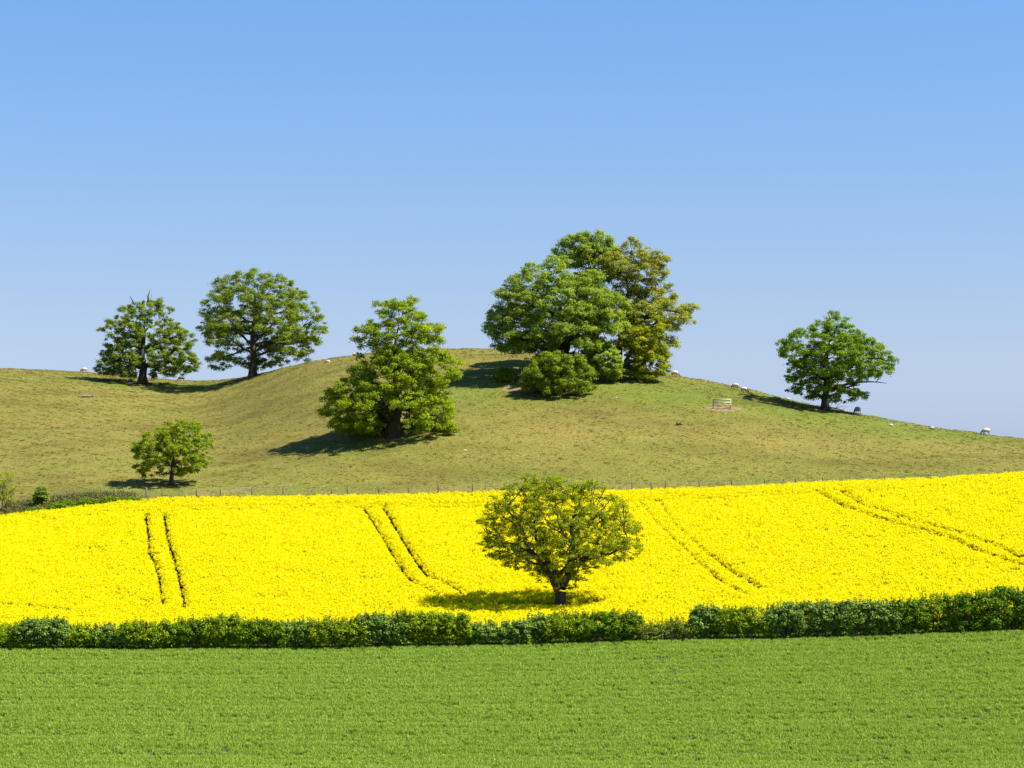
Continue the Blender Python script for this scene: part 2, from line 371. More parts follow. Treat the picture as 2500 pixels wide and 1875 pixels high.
def tree(name, label, cat, base, rows, cr, nc, per, leaf, mat, trunk_r, limbs=8, seed=1, thick=0.9, hollow=0.45, gap=-0.12, group=None,
         split=0.22, limb_pts=None, bark=BARK, top=0.8, under=0.0, lean=0.0, twigs=True, limb_r=0.42, nsc=3.2, ntier=1.7, dy=0.0, flare=1.7, wins=(), lobe=0):
    r = np.random.default_rng(seed)
    root = empty(name, base); tag(root, label, cat, group)
    b = np.array(base); Yd = base[1] + dy
    P = crown_clumps(rows, Yd, cr, nc, r, thick, hollow, gap, base[2], nsc, ntier, under, wins, lobe)
    zt = P[:, 2].max(); zb = base[2]; hgt_ = zt - zb
    xt = P[P[:, 2] > zb + hgt_ * 0.75][:, 0].mean()
    # trunk
    tb = MB(); kz = np.linspace(0, 1, 9); wob = r.normal(0, trunk_r * 0.35, (9, 2)); wob[:2] = 0
    tx = b[0] + (xt - b[0]) * kz ** 1.6 * 0.8; tpts = np.stack([tx + wob[:, 0], np.full(9, Yd) * kz + b[1] * (1 - kz) + wob[:, 1], zb + hgt_ * top * kz], -1)
    if limb_pts: tpts = np.array([[b[0], b[1], zb - 0.4], [b[0], b[1], zb + 0.5], [b[0], b[1], zb + 1.6], [b[0] + 0.05, b[1], zb + hgt_ * split]]); trad = np.array([1.35, 1.05, 0.95, 0.95]) * trunk_r
    else:
        tpts[0, 2] -= 0.4; trad = trunk_r * np.interp(kz, [0, 0.06, 0.12, 0.35, 0.7, 1], [flare, 1.15, 1.0, 0.85, 0.4, 0.08])
    tb.tube(tpts, trad, 9)
    # root buttresses
    for q in range(5):
        a = q * 1.257 + r.uniform(0, 0.6); d = np.array([math.cos(a), math.sin(a), 0])
        f = b + d * trunk_r * 2.1; f[2] = hgt(f[0], f[1]) - 0.12
        tb.tube(bez(b + np.array([0, 0, trunk_r * 1.6]) + d * trunk_r * 0.5, b + d * trunk_r * 1.1 + np.array([0, 0, 0.25 * trunk_r]), f, 4), [trunk_r * .4, trunk_r * .36, trunk_r * .25, trunk_r * .1], 5)
    lines = [(tpts, trad)]
    if limb_pts:
        for path, r0, r1 in limb_pts:
            pp = []
            for (px, py, ddy) in path:
                Yq = Yd + ddy; pp.append(((px - CX) * Yd / F, Yq, CZ + (CY - py) * Yd / F))
            pp = np.array(pp); tt = np.linspace(0, len(pp) - 1, 4 * len(pp))
            pp = np.stack([np.interp(tt, range(len(pp)), pp[:, q]) for q in range(3)], -1)
            for _ in range(2): pp[1:-1] = (pp[:-2] + 2 * pp[1:-1] + pp[2:]) / 4
            pp[1:-1] += r.normal(0, 0.05, pp[1:-1].shape)
            rd = np.linspace(r0, r1, len(pp)) * trunk_r; tb.tube(pp, rd, 7); lines.append((pp, rd))
    C, L = kmeans(P, limbs, r)
    allp = np.concatenate([l[0] for l in lines]); allr = np.concatenate([l[1] for l in lines])
    for q in range(len(C)):
        G = P[L == q]
        if not len(G): continue
        c = C[q]
        # limbs leave the trunk below the foliage they carry
        dist = np.linalg.norm((allp - c) * np.array([1, 1, 1.0]), axis=1); low = allp[:, 2] < c[2] - 0.25 * abs(np.hypot(*(c[:2] - allp[:, :2].T.mean(1))))
        cand = np.where(low & (allp[:, 2] > zb + hgt_ * split * (0.6 if limb_pts is None else 0.95)))[0]
        if not len(cand): cand = np.array([np.argmin(abs(allp[:, 2] - (zb + hgt_ * split)))])
        s0 = cand[np.argmin(dist[cand])]; st = allp[s0]; r0 = min(allr[s0] * 0.62, trunk_r * limb_r)
        ln = np.linalg.norm(c - st); mid = (st + c) / 2 + r.normal(0, 0.10 * ln, 3) + np.array([0, 0, 0.05 * ln])
        lp = bez(st, mid, c, 7); lp[1:-1] += r.normal(0, 0.025 * ln, lp[1:-1].shape)
        lr = np.linspace(max(r0, 0.05), max(r0 * 0.3, 0.03), 7); tb.tube(lp, lr, 6)
        if not twigs: continue
        C2, L2 = kmeans(G, max(2, len(G) // 6), r, 4)
        for q2 in range(len(C2)):
            G2 = G[L2 == q2]
            if not len(G2): continue
            c2 = C2[q2]; s2 = np.argmin(np.linalg.norm(lp - c2, axis=1)); s2 = max(1, s2 - 1)
            ln2 = np.linalg.norm(c2 - lp[s2]); m2 = (lp[s2] + c2) / 2 + r.normal(0, 0.12 * ln2, 3)
            bp = bez(lp[s2], m2, c2, 4); br = np.linspace(max(lr[s2] * 0.5, 0.03), 0.022, 4); tb.tube(bp, br, 4)
            for p in G2:
                e = p + (p - c2) * 0.3 * r.random(); st3 = bp[2] if r.random() < 0.5 else bp[3]
                m3 = (st3 + e) / 2 + r.normal(0, 0.12, 3); tb.tube(bez(st3, m3, e, 3), [0.024, 0.016, 0.008], 3)
    tb.V = [v - b for v in tb.V]
    tb.build('trunk', bark, root)
    tz = (P[:, 2] - zb) / hgt_
    rad = cr * 0.78 * r.uniform(0.5, 1.3, len(P))
    cc = np.array([P[:, 0].mean(), P[:, 1].mean(), P[:, 2].mean() - 0.1 * hgt_])
    V, Fq, t = leaves(P, rad, per, leaf, r, crown_c=cc)
    link_mesh('crown', V - b, Fq, mat, root, tint=t)
    return root

LM = {
 'mid': leaf_mat('oak_leaves_mid', leafstops((0.20, 0.28, 0.018))),
 'warm': leaf_mat('oak_leaves_warm', leafstops((0.22, 0.29, 0.012))),
 'bright': leaf_mat('oak_leaves_bright', leafstops((0.245, 0.34, 0.009))),
 'cool': leaf_mat('oak_leaves_cool', leafstops((0.265, 0.37, 0.042))),
 'bronze': leaf_mat('oak_leaves_bronze', leafstops((0.32, 0.35, 0.05), (1.25, 1.1, 0.9))),
 'lime': leaf_mat('oak_leaves_lime', leafstops((0.31, 0.36, 0.008))),
 'fresh': leaf_mat('oak_leaves_fresh', leafstops((0.18, 0.30, 0.012))),
 'olive': leaf_mat('field_tree_leaves', leafstops((0.26, 0.325, 0.004))),
}
OAKS = 'trees standing on the grassy hill'
# --- tree at the saddle, far left (dead twigs above its crown)
q = ground(348, 937)
T1 = tree('oak_tree', 'spreading oak with dead spikes above its crown, sheep resting beneath, leftmost on the ridge', 'tree', tuple(q),
     row_tf([(268, 830, 1130), (350, 740, 1300), (430, 515, 1330), (500, 530, 1390), (600, 440, 1440), (690, 320, 1480), (740, 440, 1590), (850, 440, 1650), (930, 410, 1640), (1000, 370, 1560), (1070, 300, 1690), (1150, 280, 1715), (1220, 290, 1710), (1280, 350, 1560), (1320, 640, 1230)], 5.53, 180, 680),
     0.66, 560, 130, 0.165, LM['mid'], 0.62, limbs=16, seed=11, group=OAKS, gap=-0.14, lobe=1.35, ntier=1.3, nsc=3, wins=[(318, 378, 898, 945)])
def abs_tube(parent, name, paths, mat, sides=5):
    mb = MB(); b = np.array(parent.location)
    for pts, rad in paths: mb.tube(np.array(pts) - b, rad, sides)
    return mb.build(name, mat, parent)
def pix(px, py, Y): return ((px - CX) * Y / F, Y, CZ + (CY - py) * Y / F)
Yq = q.y
abs_tube(T1, 'dead_branch', [([pix(360, 745, Yq), pix(362, 730, Yq), pix(361, 722, Yq), pix(364, 717, Yq), pix(366, 706, Yq)], [0.22, 0.16, 0.11, 0.07, 0.03])], BARK)
abs_tube(T1, 'dead_branch', [([pix(329, 745, Yq), pix(322, 731, Yq), pix(316, 722, Yq)], [0.12, 0.08, 0.03])], BARK)
abs_tube(T1, 'dead_branch', [([pix(366, 740, Yq), pix(369, 726, Yq), pix(371, 718, Yq)], [0.06, 0.05, 0.03])], BARK_PALE)
# --- second ridge oak
q = ground(617, 920)
tree('oak_tree', 'tall round-crowned oak with clear straight trunk on the ridge, second from left', 'tree', tuple(q),
     row_tf([(118, 1510, 1680), (150, 1485, 1740), (200, 1390, 1790), (250, 1320, 1860), (300, 1285, 1900), (350, 1250, 1950), (400, 1255, 1980), (450, 1225, 2010), (500, 1210, 2030), (560, 1195, 2032), (600, 1230, 2020), (640, 1260, 2000), (680, 1260, 1930), (715, 1280, 1910), (745, 1300, 1760), (785, 1370, 1500)], 2.552, 0, 600),
     0.78, 1000, 125, 0.165, LM['mid'], 0.52, limbs=20, seed=22, group=OAKS, gap=-0.8, hollow=0.2, under=0.9, split=0.28, thick=0.9, wins=[(560, 680, 800, 930)])
# --- central oak
q = ground(961, 1066)
tree('oak_tree', 'tiered cone-shaped oak with sweeping low branches in mid slope, casting shadow left', 'tree', tuple(q),
     row_tf([(488, 620, 880), (540, 550, 910), (600, 540, 930), (640, 540, 990), (680, 500, 1040), (720, 425, 1085), (770, 450, 1060), (820, 465, 1060), (860, 480, 1120), (900, 480, 1150), (950, 460, 1190), (1000, 410, 1170), (1045, 395, 1140), (1060, 385, 1070), (1100, 270, 1080), (1140, 260, 1100), (1200, 240, 1100), (1240, 205, 1120), (1300, 240, 1150), (1340, 280, 1170), (1380, 300, 1160), (1405, 420, 1080)], 2.765, 700, 550),
     0.74, 1150, 120, 0.16, LM['bright'], 0.72, limbs=24, seed=36, group=OAKS, gap=-0.16, ntier=1.3, nsc=3.4, thick=0.95, lobe=1.45, split=0.16, hollow=0.5, under=0.3, wins=[(915, 1000, 1000, 1080)])
# --- clump on the brow
r3 = lambda rows: row_tf(rows, 3.318, 1150, 530)
q = ground(1379, 925)
qb = q
tree('oak_tree', 'largest oak of the hilltop clump, broad cool-green crown reaching over the brow at left', 'tree', tuple(q),
     r3([(300, 500, 640), (335, 470, 760), (400, 450, 960), (450, 420, 1040), (500, 290, 1090), (550, 280, 1120), (600, 205, 1130), (650, 180, 1200), (700, 180, 1260), (750, 160, 1290), (800, 165, 1290), (850, 130, 1280), (900, 110, 1280), (950, 90, 1270), (1000, 90, 1230), (1040, 140, 1180), (1080, 290, 1150), (1120, 400, 1140), (1180, 460, 1100), (1250, 500, 1040), (1300, 560, 960)]),
     0.8, 1350, 120, 0.172, LM['cool'], 0.6, limbs=26, seed=44, group=OAKS, gap=-0.2, split=0.2, hollow=0.4, thick=0.75, under=0)
q = ground(1462, 912)
tree('oak_tree', 'rounded green crown rising behind the hilltop clump, highest point of the group', 'tree', (q.x, q.y + 4, hgt(q.x, q.y + 4)),
     r3([(130, 810, 1040), (170, 750, 1120), (230, 700, 1160), (270, 670, 1200), (320, 690, 1200), (370, 740, 1190), (430, 800, 1150), (600, 760, 1100), (900, 760, 1150)]),
     0.75, 560, 105, 0.172, LM['cool'], 0.5, limbs=14, seed=55, group=OAKS, gap=-0.25, thick=0.8)
q = ground(1510, 912)
tree('oak_tree', 'loose bronze-yellow leaved oak with dark limbs showing, right side of hilltop clump', 'tree', (q.x, q.y + 1, hgt(q.x, q.y + 1)),
     r3([(172, 1170, 1350), (215, 1150, 1430), (280, 1180, 1500), (330, 1020, 1600), (400, 1000, 1620), (450, 1020, 1640), (500, 1120, 1610), (560, 1150, 1620), (620, 1180, 1640), (660, 1180, 1700), (700, 1180, 1790), (760, 1190, 1842), (800, 1200, 1832), (850, 1250, 1815), (900, 1250, 1740), (950, 1280, 1660), (1000, 1290, 1650), (1050, 1280, 1690), (1100, 1300, 1620), (1160, 1300, 1590)]),
     0.68, 950, 74, 0.165, LM['bronze'], 0.48, limbs=22, seed=66, group=OAKS, gap=-0.14, nsc=2.6, ntier=1.6, thick=0.8, limb_r=0.5)
q = ground(1517, 926)
tree('oak_tree', 'low bright lime-yellow tree at right foot of the hilltop clump', 'tree', tuple(q),
     r3([(800, 1450, 1540), (840, 1400, 1580), (890, 1370, 1600), (930, 1240, 1590), (960, 1200, 1580), (1000, 1190, 1560), (1060, 1180, 1590), (1120, 1230, 1580), (1180, 1260, 1620), (1230, 1250, 1630), (1280, 1250, 1590), (1310, 1270, 1420)]),
     0.55, 380, 75, 0.17, LM['lime'], 0.35, limbs=12, seed=77, group=OAKS, gap=-0.2, ntier=1.2, thick=0.7)
q = ground(1480, 934)
tree('leafy_shrub', 'green leafy shrub between the trunks of the hilltop clump', 'shrub', tuple(q),
     r3([(1000, 900, 1100), (1090, 920, 1180), (1150, 940, 1220), (1200, 940, 1230), (1260, 1000, 1220), (1300, 1060, 1190)]), 0.55, 100, 110, 0.19, LM['cool'], 0.2, limbs=6, seed=88)
q = ground(1365, 962)
tree('leafy_shrub', 'dense rounded shrubby tree spilling down the slope in front of the hilltop clump', 'shrub', tuple(q),
     r3([(1100, 560, 900), (1180, 500, 930), (1230, 440, 970), (1300, 410, 990), (1350, 400, 1020), (1400, 440, 1000), (1440, 540, 930)]), 0.6, 400, 90, 0.165, LM['mid'], 0.3, limbs=12, seed=99, gap=-0.12, lobe=1.0, nsc=2.0, ntier=1.0, thick=0.8)
q = ground(1232, 932)
tree('leafy_shrub', 'small dim shrub in the shade at left of the hilltop clump', 'shrub', tuple(q),
     r3([(1235, 240, 300), (1270, 200, 340), (1330, 190, 350)]), 0.4, 26, 90, 0.2, LM['mid'], 0.1, limbs=3, seed=101)
# --- right ridge oak
q = ground(2014, 1000)
T7 = tree('oak_tree', 'fresh green pointed oak alone on the right-hand ridge beside a fallen branch', 'tree', tuple(q),
     row_tf([(143, 945, 1000), (165, 930, 1060), (200, 905, 1085), (240, 900, 1140), (275, 790, 1160), (300, 700, 1215), (330, 665, 1240), (360, 645, 1290), (400, 635, 1330), (440, 655, 1370), (460, 690, 1392), (500, 720, 1395), (540, 700, 1385), (570, 690, 1300), (600, 700, 1180), (640, 700, 1160), (670, 700, 1220), (700, 830, 1222), (740, 930, 1210)], 2.602, 1650, 700),
     0.62, 640, 108, 0.155, LM['fresh'], 0.42, limbs=20, seed=116, lobe=1.15, group=OAKS, gap=-0.12, nsc=2.6, ntier=1.2, limb_r=0.5, thick=0.85)
Yq = q.y
abs_tube(T7, 'dead_branch', [([pix(2030, 955, Yq), pix(2060, 940, Yq), pix(2090, 934, Yq), pix(2120, 932, Yq), pix(2145, 933, Yq), pix(2165, 936, Yq)], [0.2, 0.18, 0.14, 0.1, 0.06, 0.03]),
                             ([pix(2140, 932, Yq), pix(2146, 922, Yq), pix(2141, 916, Yq)], [0.06, 0.05, 0.03])], BARK)
# --- small tree at the foot of the slope
q = ground(418, 1184)
tree('oak_tree', 'small mushroom-shaped tree with slim trunk near the fence, lower left slope', 'tree', tuple(q),
     row_tf([(1083, 1110, 1190), (1100, 1030, 1230), (1130, 985, 1270), (1160, 960, 1300), (1190, 870, 1312), (1220, 835, 1320), (1260, 815, 1320), (1300, 820, 1315), (1340, 815, 1310), (1375, 830, 1300), (1400, 870, 1290), (1430, 890, 1100)], 2.552, 0, 600),
     0.45, 560, 76, 0.13, LM['bright'], 0.24, limbs=12, seed=123, group=OAKS, gap=-0.8, hollow=0.2, under=0.85, split=0.35, wins=[(385, 452, 1118, 1200)], thick=0.9, nsc=1.6, ntier=1.0, flare=1.5)
# --- the field tree
q = ground(1368, 1503)
r5 = lambda p: [(1100 + x / 3.529, 1130 + y / 3.529, d) for x, y, d in p]
tree('field_tree', 'broad open-crowned tree with forked trunk standing in the yellow rapeseed behind the hedge', 'tree', tuple(q),
     row_tf([(105, 640, 780), (140, 590, 1240), (180, 520, 1290), (230, 420, 1380), (280, 390, 1420), (330, 320, 1490), (380, 290, 1510), (430, 260, 1540), (480, 215, 1570), (540, 220, 1620), (600, 240, 1640), (650, 250, 1650), (700, 225, 1660), (750, 250, 1650), (800, 290, 1630), (850, 420, 1500), (900, 430, 1260), (950, 640, 1220), (1000, 740, 1200), (1080, 850, 1110)], 3.529, 1100, 1130),
     0.40, 1450, 50, 0.108, LM['olive'], 0.48, limbs=34, seed=139, gap=-0.45, lobe=0.95, nsc=1.5, ntier=1.4, thick=0.65, hollow=0.6, split=0.17, limb_r=0.3, under=0.3,
     limb_pts=[(r5([(930, 1100, 0), (890, 1000, -.2), (820, 900, -.5), (710, 790, -.8), (640, 660, -1.0), (600, 520, -1.2), (480, 380, -1.2)]), .8, .12),
               (r5([(940, 1080, 0), (930, 960, .2), (870, 880, .4), (780, 780, .8), (730, 600, 1.2), (720, 380, 1.4)]), .58, .12),
               (r5([(960, 1080, 0), (1010, 980, .2), (1050, 850, .2), (1050, 700, .1), (1040, 560, 0), (1080, 420, -.3), (1150, 250, -.4)]), .8, .12),
               (r5([(930, 1000, 0), (1000, 880, -.5), (1050, 840, -.6)]), .4, .32),
               (r5([(1050, 870, 0), (1150, 840, -.3), (1280, 790, -.6), (1400, 770, -.9), (1520, 690, -1.0)]), .42, .08),
               (r5([(1050, 700, 0), (960, 600, .6), (920, 450, 1.0), (900, 300, 1.2)]), .3, .07),
               (r5([(1050, 620, 0), (1180, 520, .8), (1300, 420, 1.2), (1380, 320, 1.4)]), .3, .07)])
# --- sapling at the left edge, small shrub on the bank
q = ground(5, 1250, y0=255)
tree('sapling', 'thin pale sapling with airy foliage at left edge behind the field', 'tree', tuple(q), [(1152, -15, 25), (1170, -22, 38), (1190, -25, 44), (1210, -22, 40), (1225, -10, 35)],
     0.4, 120, 13, 0.11, LM['olive'], 0.08, limbs=8, seed=145, gap=-0.4, thick=0.8, bark=BARK_PALE, split=0.15, flare=1.2)
q = ground(98, 1240, y0=255)
tree('bank_shrub', 'small ragged shrub poking up from the bramble bank near the left edge', 'shrub', tuple(q), [(1188, 95, 108), (1195, 88, 117), (1208, 84, 117), (1222, 80, 116), (1232, 84, 112)],
     0.26, 45, 40, 0.12, LM['cool'], 0.05, limbs=5, seed=156, gap=-0.4, thick=0.8, split=0.1, flare=1.2)

# ---------------------------------------------------------------- hedge along the field: each shrub its own thing
HM = {
 'h': leaf_mat('hawthorn_leaves', leafstops((0.22, 0.32, 0.006)), 0.3),
 'd': leaf_mat('dark_hawthorn_leaves', leafstops((0.13, 0.235, 0.005)), 0.3),
 'e': leaf_mat('elder_leaves', leafstops((0.17, 0.26, 0.035), (1.2, 1.12, 1.1)), 0.25, 0.4),
 's': leaf_mat('sparse_hedge_leaves', leafstops((0.19, 0.25, 0.02)), 0.35),
}
# (x0, x1, top py, material, density, label)
HEDGE = [
 (-95, -15, 1520, 'h', 1, 'hawthorn hedge shrub cut by the left edge of the photo'),
 (-20, 62, 1518, 'h', 1, 'low olive-green hedge shrub at the far left with yellow glints below'),
 (52, 160, 1504, 'e', 1, 'grey-green elder shrub near the left end of the hedge, rounded top'),
 (150, 250, 1518, 'h', 1, 'yellowish-green hawthorn right of the grey-green elder near the left end'),
 (238, 310, 1522, 'e', 1, 'narrow grey-green hedge shrub between two yellowish hawthorns, left part'),
 (300, 420, 1512, 'h', 1, 'wide even-topped hawthorn below the left pair of wheel tracks'),
 (408, 520, 1506, 'd', 1, 'dark green hedge shrub just right of the left pair of wheel tracks'),
 (505, 590, 1498, 'h', 1, 'hawthorn with an upright tuft, tallest in the left part of the hedge'),
 (580, 690, 1508, 'd', 1, 'dark dense hedge shrub right of the tufted hawthorn, yellow gap at its foot'),
 (680, 780, 1508, 'e', .8, 'grey-green elder with rapeseed showing through low gaps, left of centre'),
 (770, 890, 1504, 'h', 1, 'olive hawthorn between two grey-green elders left of centre'),
 (875, 985, 1492, 'e', 1, 'pale grey-green elder in mid hedge, clearest round bush left of centre'),
 (975, 1075, 1490, 'h', 1, 'tall green hawthorn right of the pale round elder'),
 (1062, 1140, 1492, 'h', 1, 'tall hawthorn at the end of the unbroken left run of hedge'),
 (1130, 1166, 1530, 'e', .6, 'thin low shrub at the first gap in the hedge'),
 (1158, 1218, 1513, 'e', .8, 'small round shrub standing between two gaps in the hedge'),
 (1222, 1296, 1512, 'e', .8, 'low round shrub left of the field tree, dark shade at its foot'),
 (1286, 1346, 1496, 'e', .8, 'upright grey-green shrub directly below left of the field tree trunk'),
 (1340, 1430, 1490, 'h', 1, 'dense hawthorn directly below the field tree trunk'),
 (1420, 1500, 1490, 'd', 1, 'dark green hawthorn right below the field tree'),
 (1490, 1560, 1486, 'd', 1, 'dark rounded shrub with pale stem at right end of central hedge clump'),
 (1555, 1602, 1512, 's', .45, 'almost bare twiggy shrub, leftmost in the wide hedge gap'),
 (1598, 1645, 1506, 's', .5, 'sparse twiggy shrub in the middle of the wide hedge gap'),
 (1635, 1665, 1500, 's', .5, 'slim leafy sprout in the wide hedge gap beside the twiggy shrubs'),
 (1655, 1695, 1502, 's', .45, 'bare brown-stemmed shrub at right end of the wide hedge gap'),
 (1685, 1765, 1472, 'e', .85, 'grey-green elder rising at the left end of the right-hand hedge run'),
 (1755, 1880, 1478, 'h', 1, 'broad yellowish hawthorn beside the elder of the right-hand run'),
 (1870, 1960, 1468, 'e', .8, 'open grey-green shrub with twigs showing, below the right wheel tracks'),
 (1950, 2060, 1462, 'e', 1, 'leafy grey-green hedge shrub in the middle of the right-hand run'),
 (2050, 2180, 1462, 'e', .9, 'rounded elder with dark leaning stem in the right-hand run'),
 (2170, 2260, 1458, 'd', 1, 'dark green hedge shrub right of the rounded elder with leaning stem'),
 (2250, 2350, 1448, 'h', 1, 'tall hawthorn second from the right edge of the photo in the hedge'),
 (2340, 2430, 1440, 'd', 1, 'dark tall hedge shrub near the right edge of the photo'),
 (2420, 2520, 1430, 'd', 1, 'tallest hedge shrub, cut by the right edge of the photo'),
 (2510, 2620, 1425, 'h', 1, 'hedge shrub just outside the right edge of the photo'),
]
def hedge_shrub(i, x0, x1, top, kind, dens, label):
    r = np.random.default_rng(500 + i); Yh = HEDGE_Y + 0.2 * math.sin(i * 2.3); k = Yh / F
    bpy_ = float(np.interp((x0 + x1) / 2, PXK, hedge_py)); xc = (x0 + x1) / 2
    X = (xc - CX) * k; base = (X, Yh, hgt(X, Yh)); b = np.array(base)
    root = empty('hedge_shrub', base); tag(root, label, 'hedge shrub', 'shrubs of the field hedge')
    hw = (x1 - x0) / 2 * k * (1.12 if dens > 0.85 else 1.0) + (0.15 if dens > 0.85 else 0.02); zt = CZ + (CY - top) * k - base[2] - 0.28
    sparse = dens < 0.55
    area = hw * 2 * zt; n = int(area * (48 if not sparse else 24) * (0.5 + 0.5 * dens)); tries = 0
    off = r.uniform(0, 50, 3); P = []
    while len(P) < n and tries < n * 6:
        tries += 1; u = r.uniform(-1, 1); v = r.random() ** 0.85; th = r.uniform(0, 2 * np.pi); rr = r.uniform(0.55, 1) if r.random() < 0.75 else r.random()
        bump = 0.8 * mnoise.noise(Vector(((u * hw + off[0]) * 1.3, off[1], 0)))
        ztop = zt * (1 - 0.13 * abs(u) ** 4) + bump * 0.5 - 0.12
        z = 0.12 + (ztop - 0.12) * v
        prof = min(1.0, 0.7 + 0.6 * v) * math.sqrt(max(0.05, 1 - max(0, (v - 0.6) / 0.4) ** 2 * 0.85))
        x = u * hw * (0.8 + 0.2 * prof); y = 0.85 * rr * prof * math.sin(th)
        nz = mnoise.noise(Vector(((x + X) * 1.1 + off[0] * 0, y * 1.1 + off[1], z * 1.3)))
        if v < 0.27 and nz < (0.45 if kind != 'd' else 0.15) and r.random() < 0.88: continue
        if v < 0.4 and sparse and r.random() < 0.8: continue
        if nz < -0.42: continue
        P.append((X + x, Yh + y, base[2] + z))
    P = np.array(P)
    # upright shoots along the top
    sh = []
    tb = MB()
    for _ in range(int(hw * 2 * (15 if not sparse else 6))):
        x = r.uniform(-hw, hw) * 0.95; y = r.uniform(-0.5, 0.5); h0 = zt * (1 - 0.13 * abs(x / hw) ** 4) - 0.2; L = abs(r.normal(0.2, 0.13)) + 0.1
        tip = np.array([X + x + r.normal(0, 0.06), Yh + y, base[2] + h0 + L]); tb.tube([tip - np.array([0, 0, L + 0.3]), tip], [0.012, 0.006], 3)
        for q in range(3): sh.append(tip - np.array([0, 0, q * 0.12 + 0.02]) + r.normal(0, 0.02, 3))
    for q in range(int(4 + hw * 4)):
        a = r.uniform(-0.35, 0.35) * hw; e = P[r.integers(len(P))]; e = np.array([e[0] * 0.6 + (X + a) * 0.4, e[1], e[2]])
        s0 = np.array([X + a * 1.2 + r.normal(0, 0.1), Yh + r.normal(0, 0.15), base[2] - 0.1])
        pp = bez(s0, (s0 + e) / 2 + r.normal(0, 0.12, 3), e, 5); tb.tube(pp, np.linspace(0.045, 0.012, 5), 4)
        for w_ in range(4 if not sparse else 9):
            s2 = pp[r.integers(1, 5)]; e2 = s2 + np.array([r.normal(0, 0.3), r.normal(0, 0.25), abs(r.normal(0.35, 0.2))]); tb.tube([s2, (s2 + e2) / 2 + r.normal(0, 0.04, 3), e2], [0.014, 0.01, 0.005], 3)
            if sparse: sh.append(e2)
    tb.V = [v - b for v in tb.V]; tag(tb.build('stems', BARK_HEDGE, root), kind='stuff')
    sh = np.array(sh); per = 38 if not sparse else 14
    V, Fq, t = leaves(P, 0.26 * r.uniform(0.7, 1.3, len(P)), per, 0.105 if kind != 'e' else 0.125, r, flat=0.8, crown_c=b + np.array([0, 0.3, zt * 0.3]))
    V2, F2, t2 = leaves(sh, np.full(len(sh), 0.09), 7, 0.09, r, flat=1.0)
    link_mesh('foliage', np.concatenate([V, V2]) - b, np.concatenate([Fq, F2 + len(V)]), HM[kind], root, tint=np.concatenate([t, t2]))
for i, hrow in enumerate(HEDGE): hedge_shrub(i, *hrow)

# grassy verge under the hedge (uncountable)
r = np.random.default_rng(900)
vx = r.uniform(-48, 48, 9000); vy = HEDGE_Y - 0.6 + abs(r.normal(0, 1.1, 9000)); P = np.stack([vx, vy, H(vx, vy) + 0.08], -1)
V, Fq, t = leaves(P, np.full(len(P), 0.16), 9, 0.10, r, flat=0.8, up=0.2)
tag(link_mesh('verge_weeds', V, Fq, HM['d'], tint=t), 'low dark green weeds along the foot of the hedge', 'weeds', kind='stuff')

# ---------------------------------------------------------------- scattered crops (instances of small plants, nobody could count them)
def variants(cname, builders, mats):
    c = bpy.data.collections.new(cname)
    for k, (V, Fq, mi, tint) in enumerate(builders):
        me = bpy.data.meshes.new(cname); me.from_pydata([tuple(v) for v in V], [], [tuple(f) for f in Fq])
        for m in mats: me.materials.append(m)
        me.polygons.foreach_set('material_index', np.array(mi, np.int32))
        at_ = me.attributes.new('tint', 'FLOAT', 'FACE'); at_.data.foreach_set('value', np.array(tint, np.float32))
        o = bpy.data.objects.new(cname, me); c.objects.link(o)
    return c
def scatter(name, label, cat, P, yaw, scl, coll, tilt=0.12, seed=0):
    me = bpy.data.meshes.new(name); me.vertices.add(len(P)); me.vertices.foreach_set('co', np.asarray(P, np.float32).ravel())
    r = np.random.default_rng(seed)
    rot = np.stack([r.normal(0, tilt, len(P)), r.normal(0, tilt, len(P)), yaw], -1)
    a = me.attributes.new('rot', 'FLOAT_VECTOR', 'POINT'); a.data.foreach_set('vector', rot.astype(np.float32).ravel())
    a = me.attributes.new('scl', 'FLOAT_VECTOR', 'POINT'); a.data.foreach_set('vector', np.asarray(scl, np.float32).ravel())
    a = me.attributes.new('pick', 'INT', 'POINT'); a.data.foreach_set('value', r.integers(0, len(coll.objects), len(P)).astype(np.int32))
    o = bpy.data.objects.new(name, me); COL.objects.link(o); tag(o, label, cat, kind='stuff')
    ng = bpy.data.node_groups.new(name + '_nodes', 'GeometryNodeTree')
    ng.interface.new_socket('Geometry', in_out='INPUT', socket_type='NodeSocketGeometry'); ng.interface.new_socket('Geometry', in_out='OUTPUT', socket_type='NodeSocketGeometry')
    gi = ng.nodes.new('NodeGroupInput'); go = ng.nodes.new('NodeGroupOutput'); ip = ng.nodes.new('GeometryNodeInstanceOnPoints')
    ci = ng.nodes.new('GeometryNodeCollectionInfo'); ci.inputs[0].default_value = coll; ci.inputs['Separate Children'].default_value = True; ci.inputs['Reset Children'].default_value = True
    def na(nm, ty):
        q = ng.nodes.new('GeometryNodeInputNamedAttribute'); q.data_type = ty; q.inputs[0].default_value = nm; return q.outputs[0]
    ng.links.new(gi.outputs[0], ip.inputs['Points']); ng.links.new(ci.outputs[0], ip.inputs['Instance']); ip.inputs['Pick Instance'].default_value = True
    ng.links.new(na('pick', 'INT'), ip.inputs['Instance Index']); ng.links.new(na('rot', 'FLOAT_VECTOR'), ip.inputs['Rotation']); ng.links.new(na('scl', 'FLOAT_VECTOR'), ip.inputs['Scale'])
    ng.links.new(ip.outputs[0], go.inputs[0])
    md = o.modifiers.new('scatter', 'NODES'); md.node_group = ng
    return o
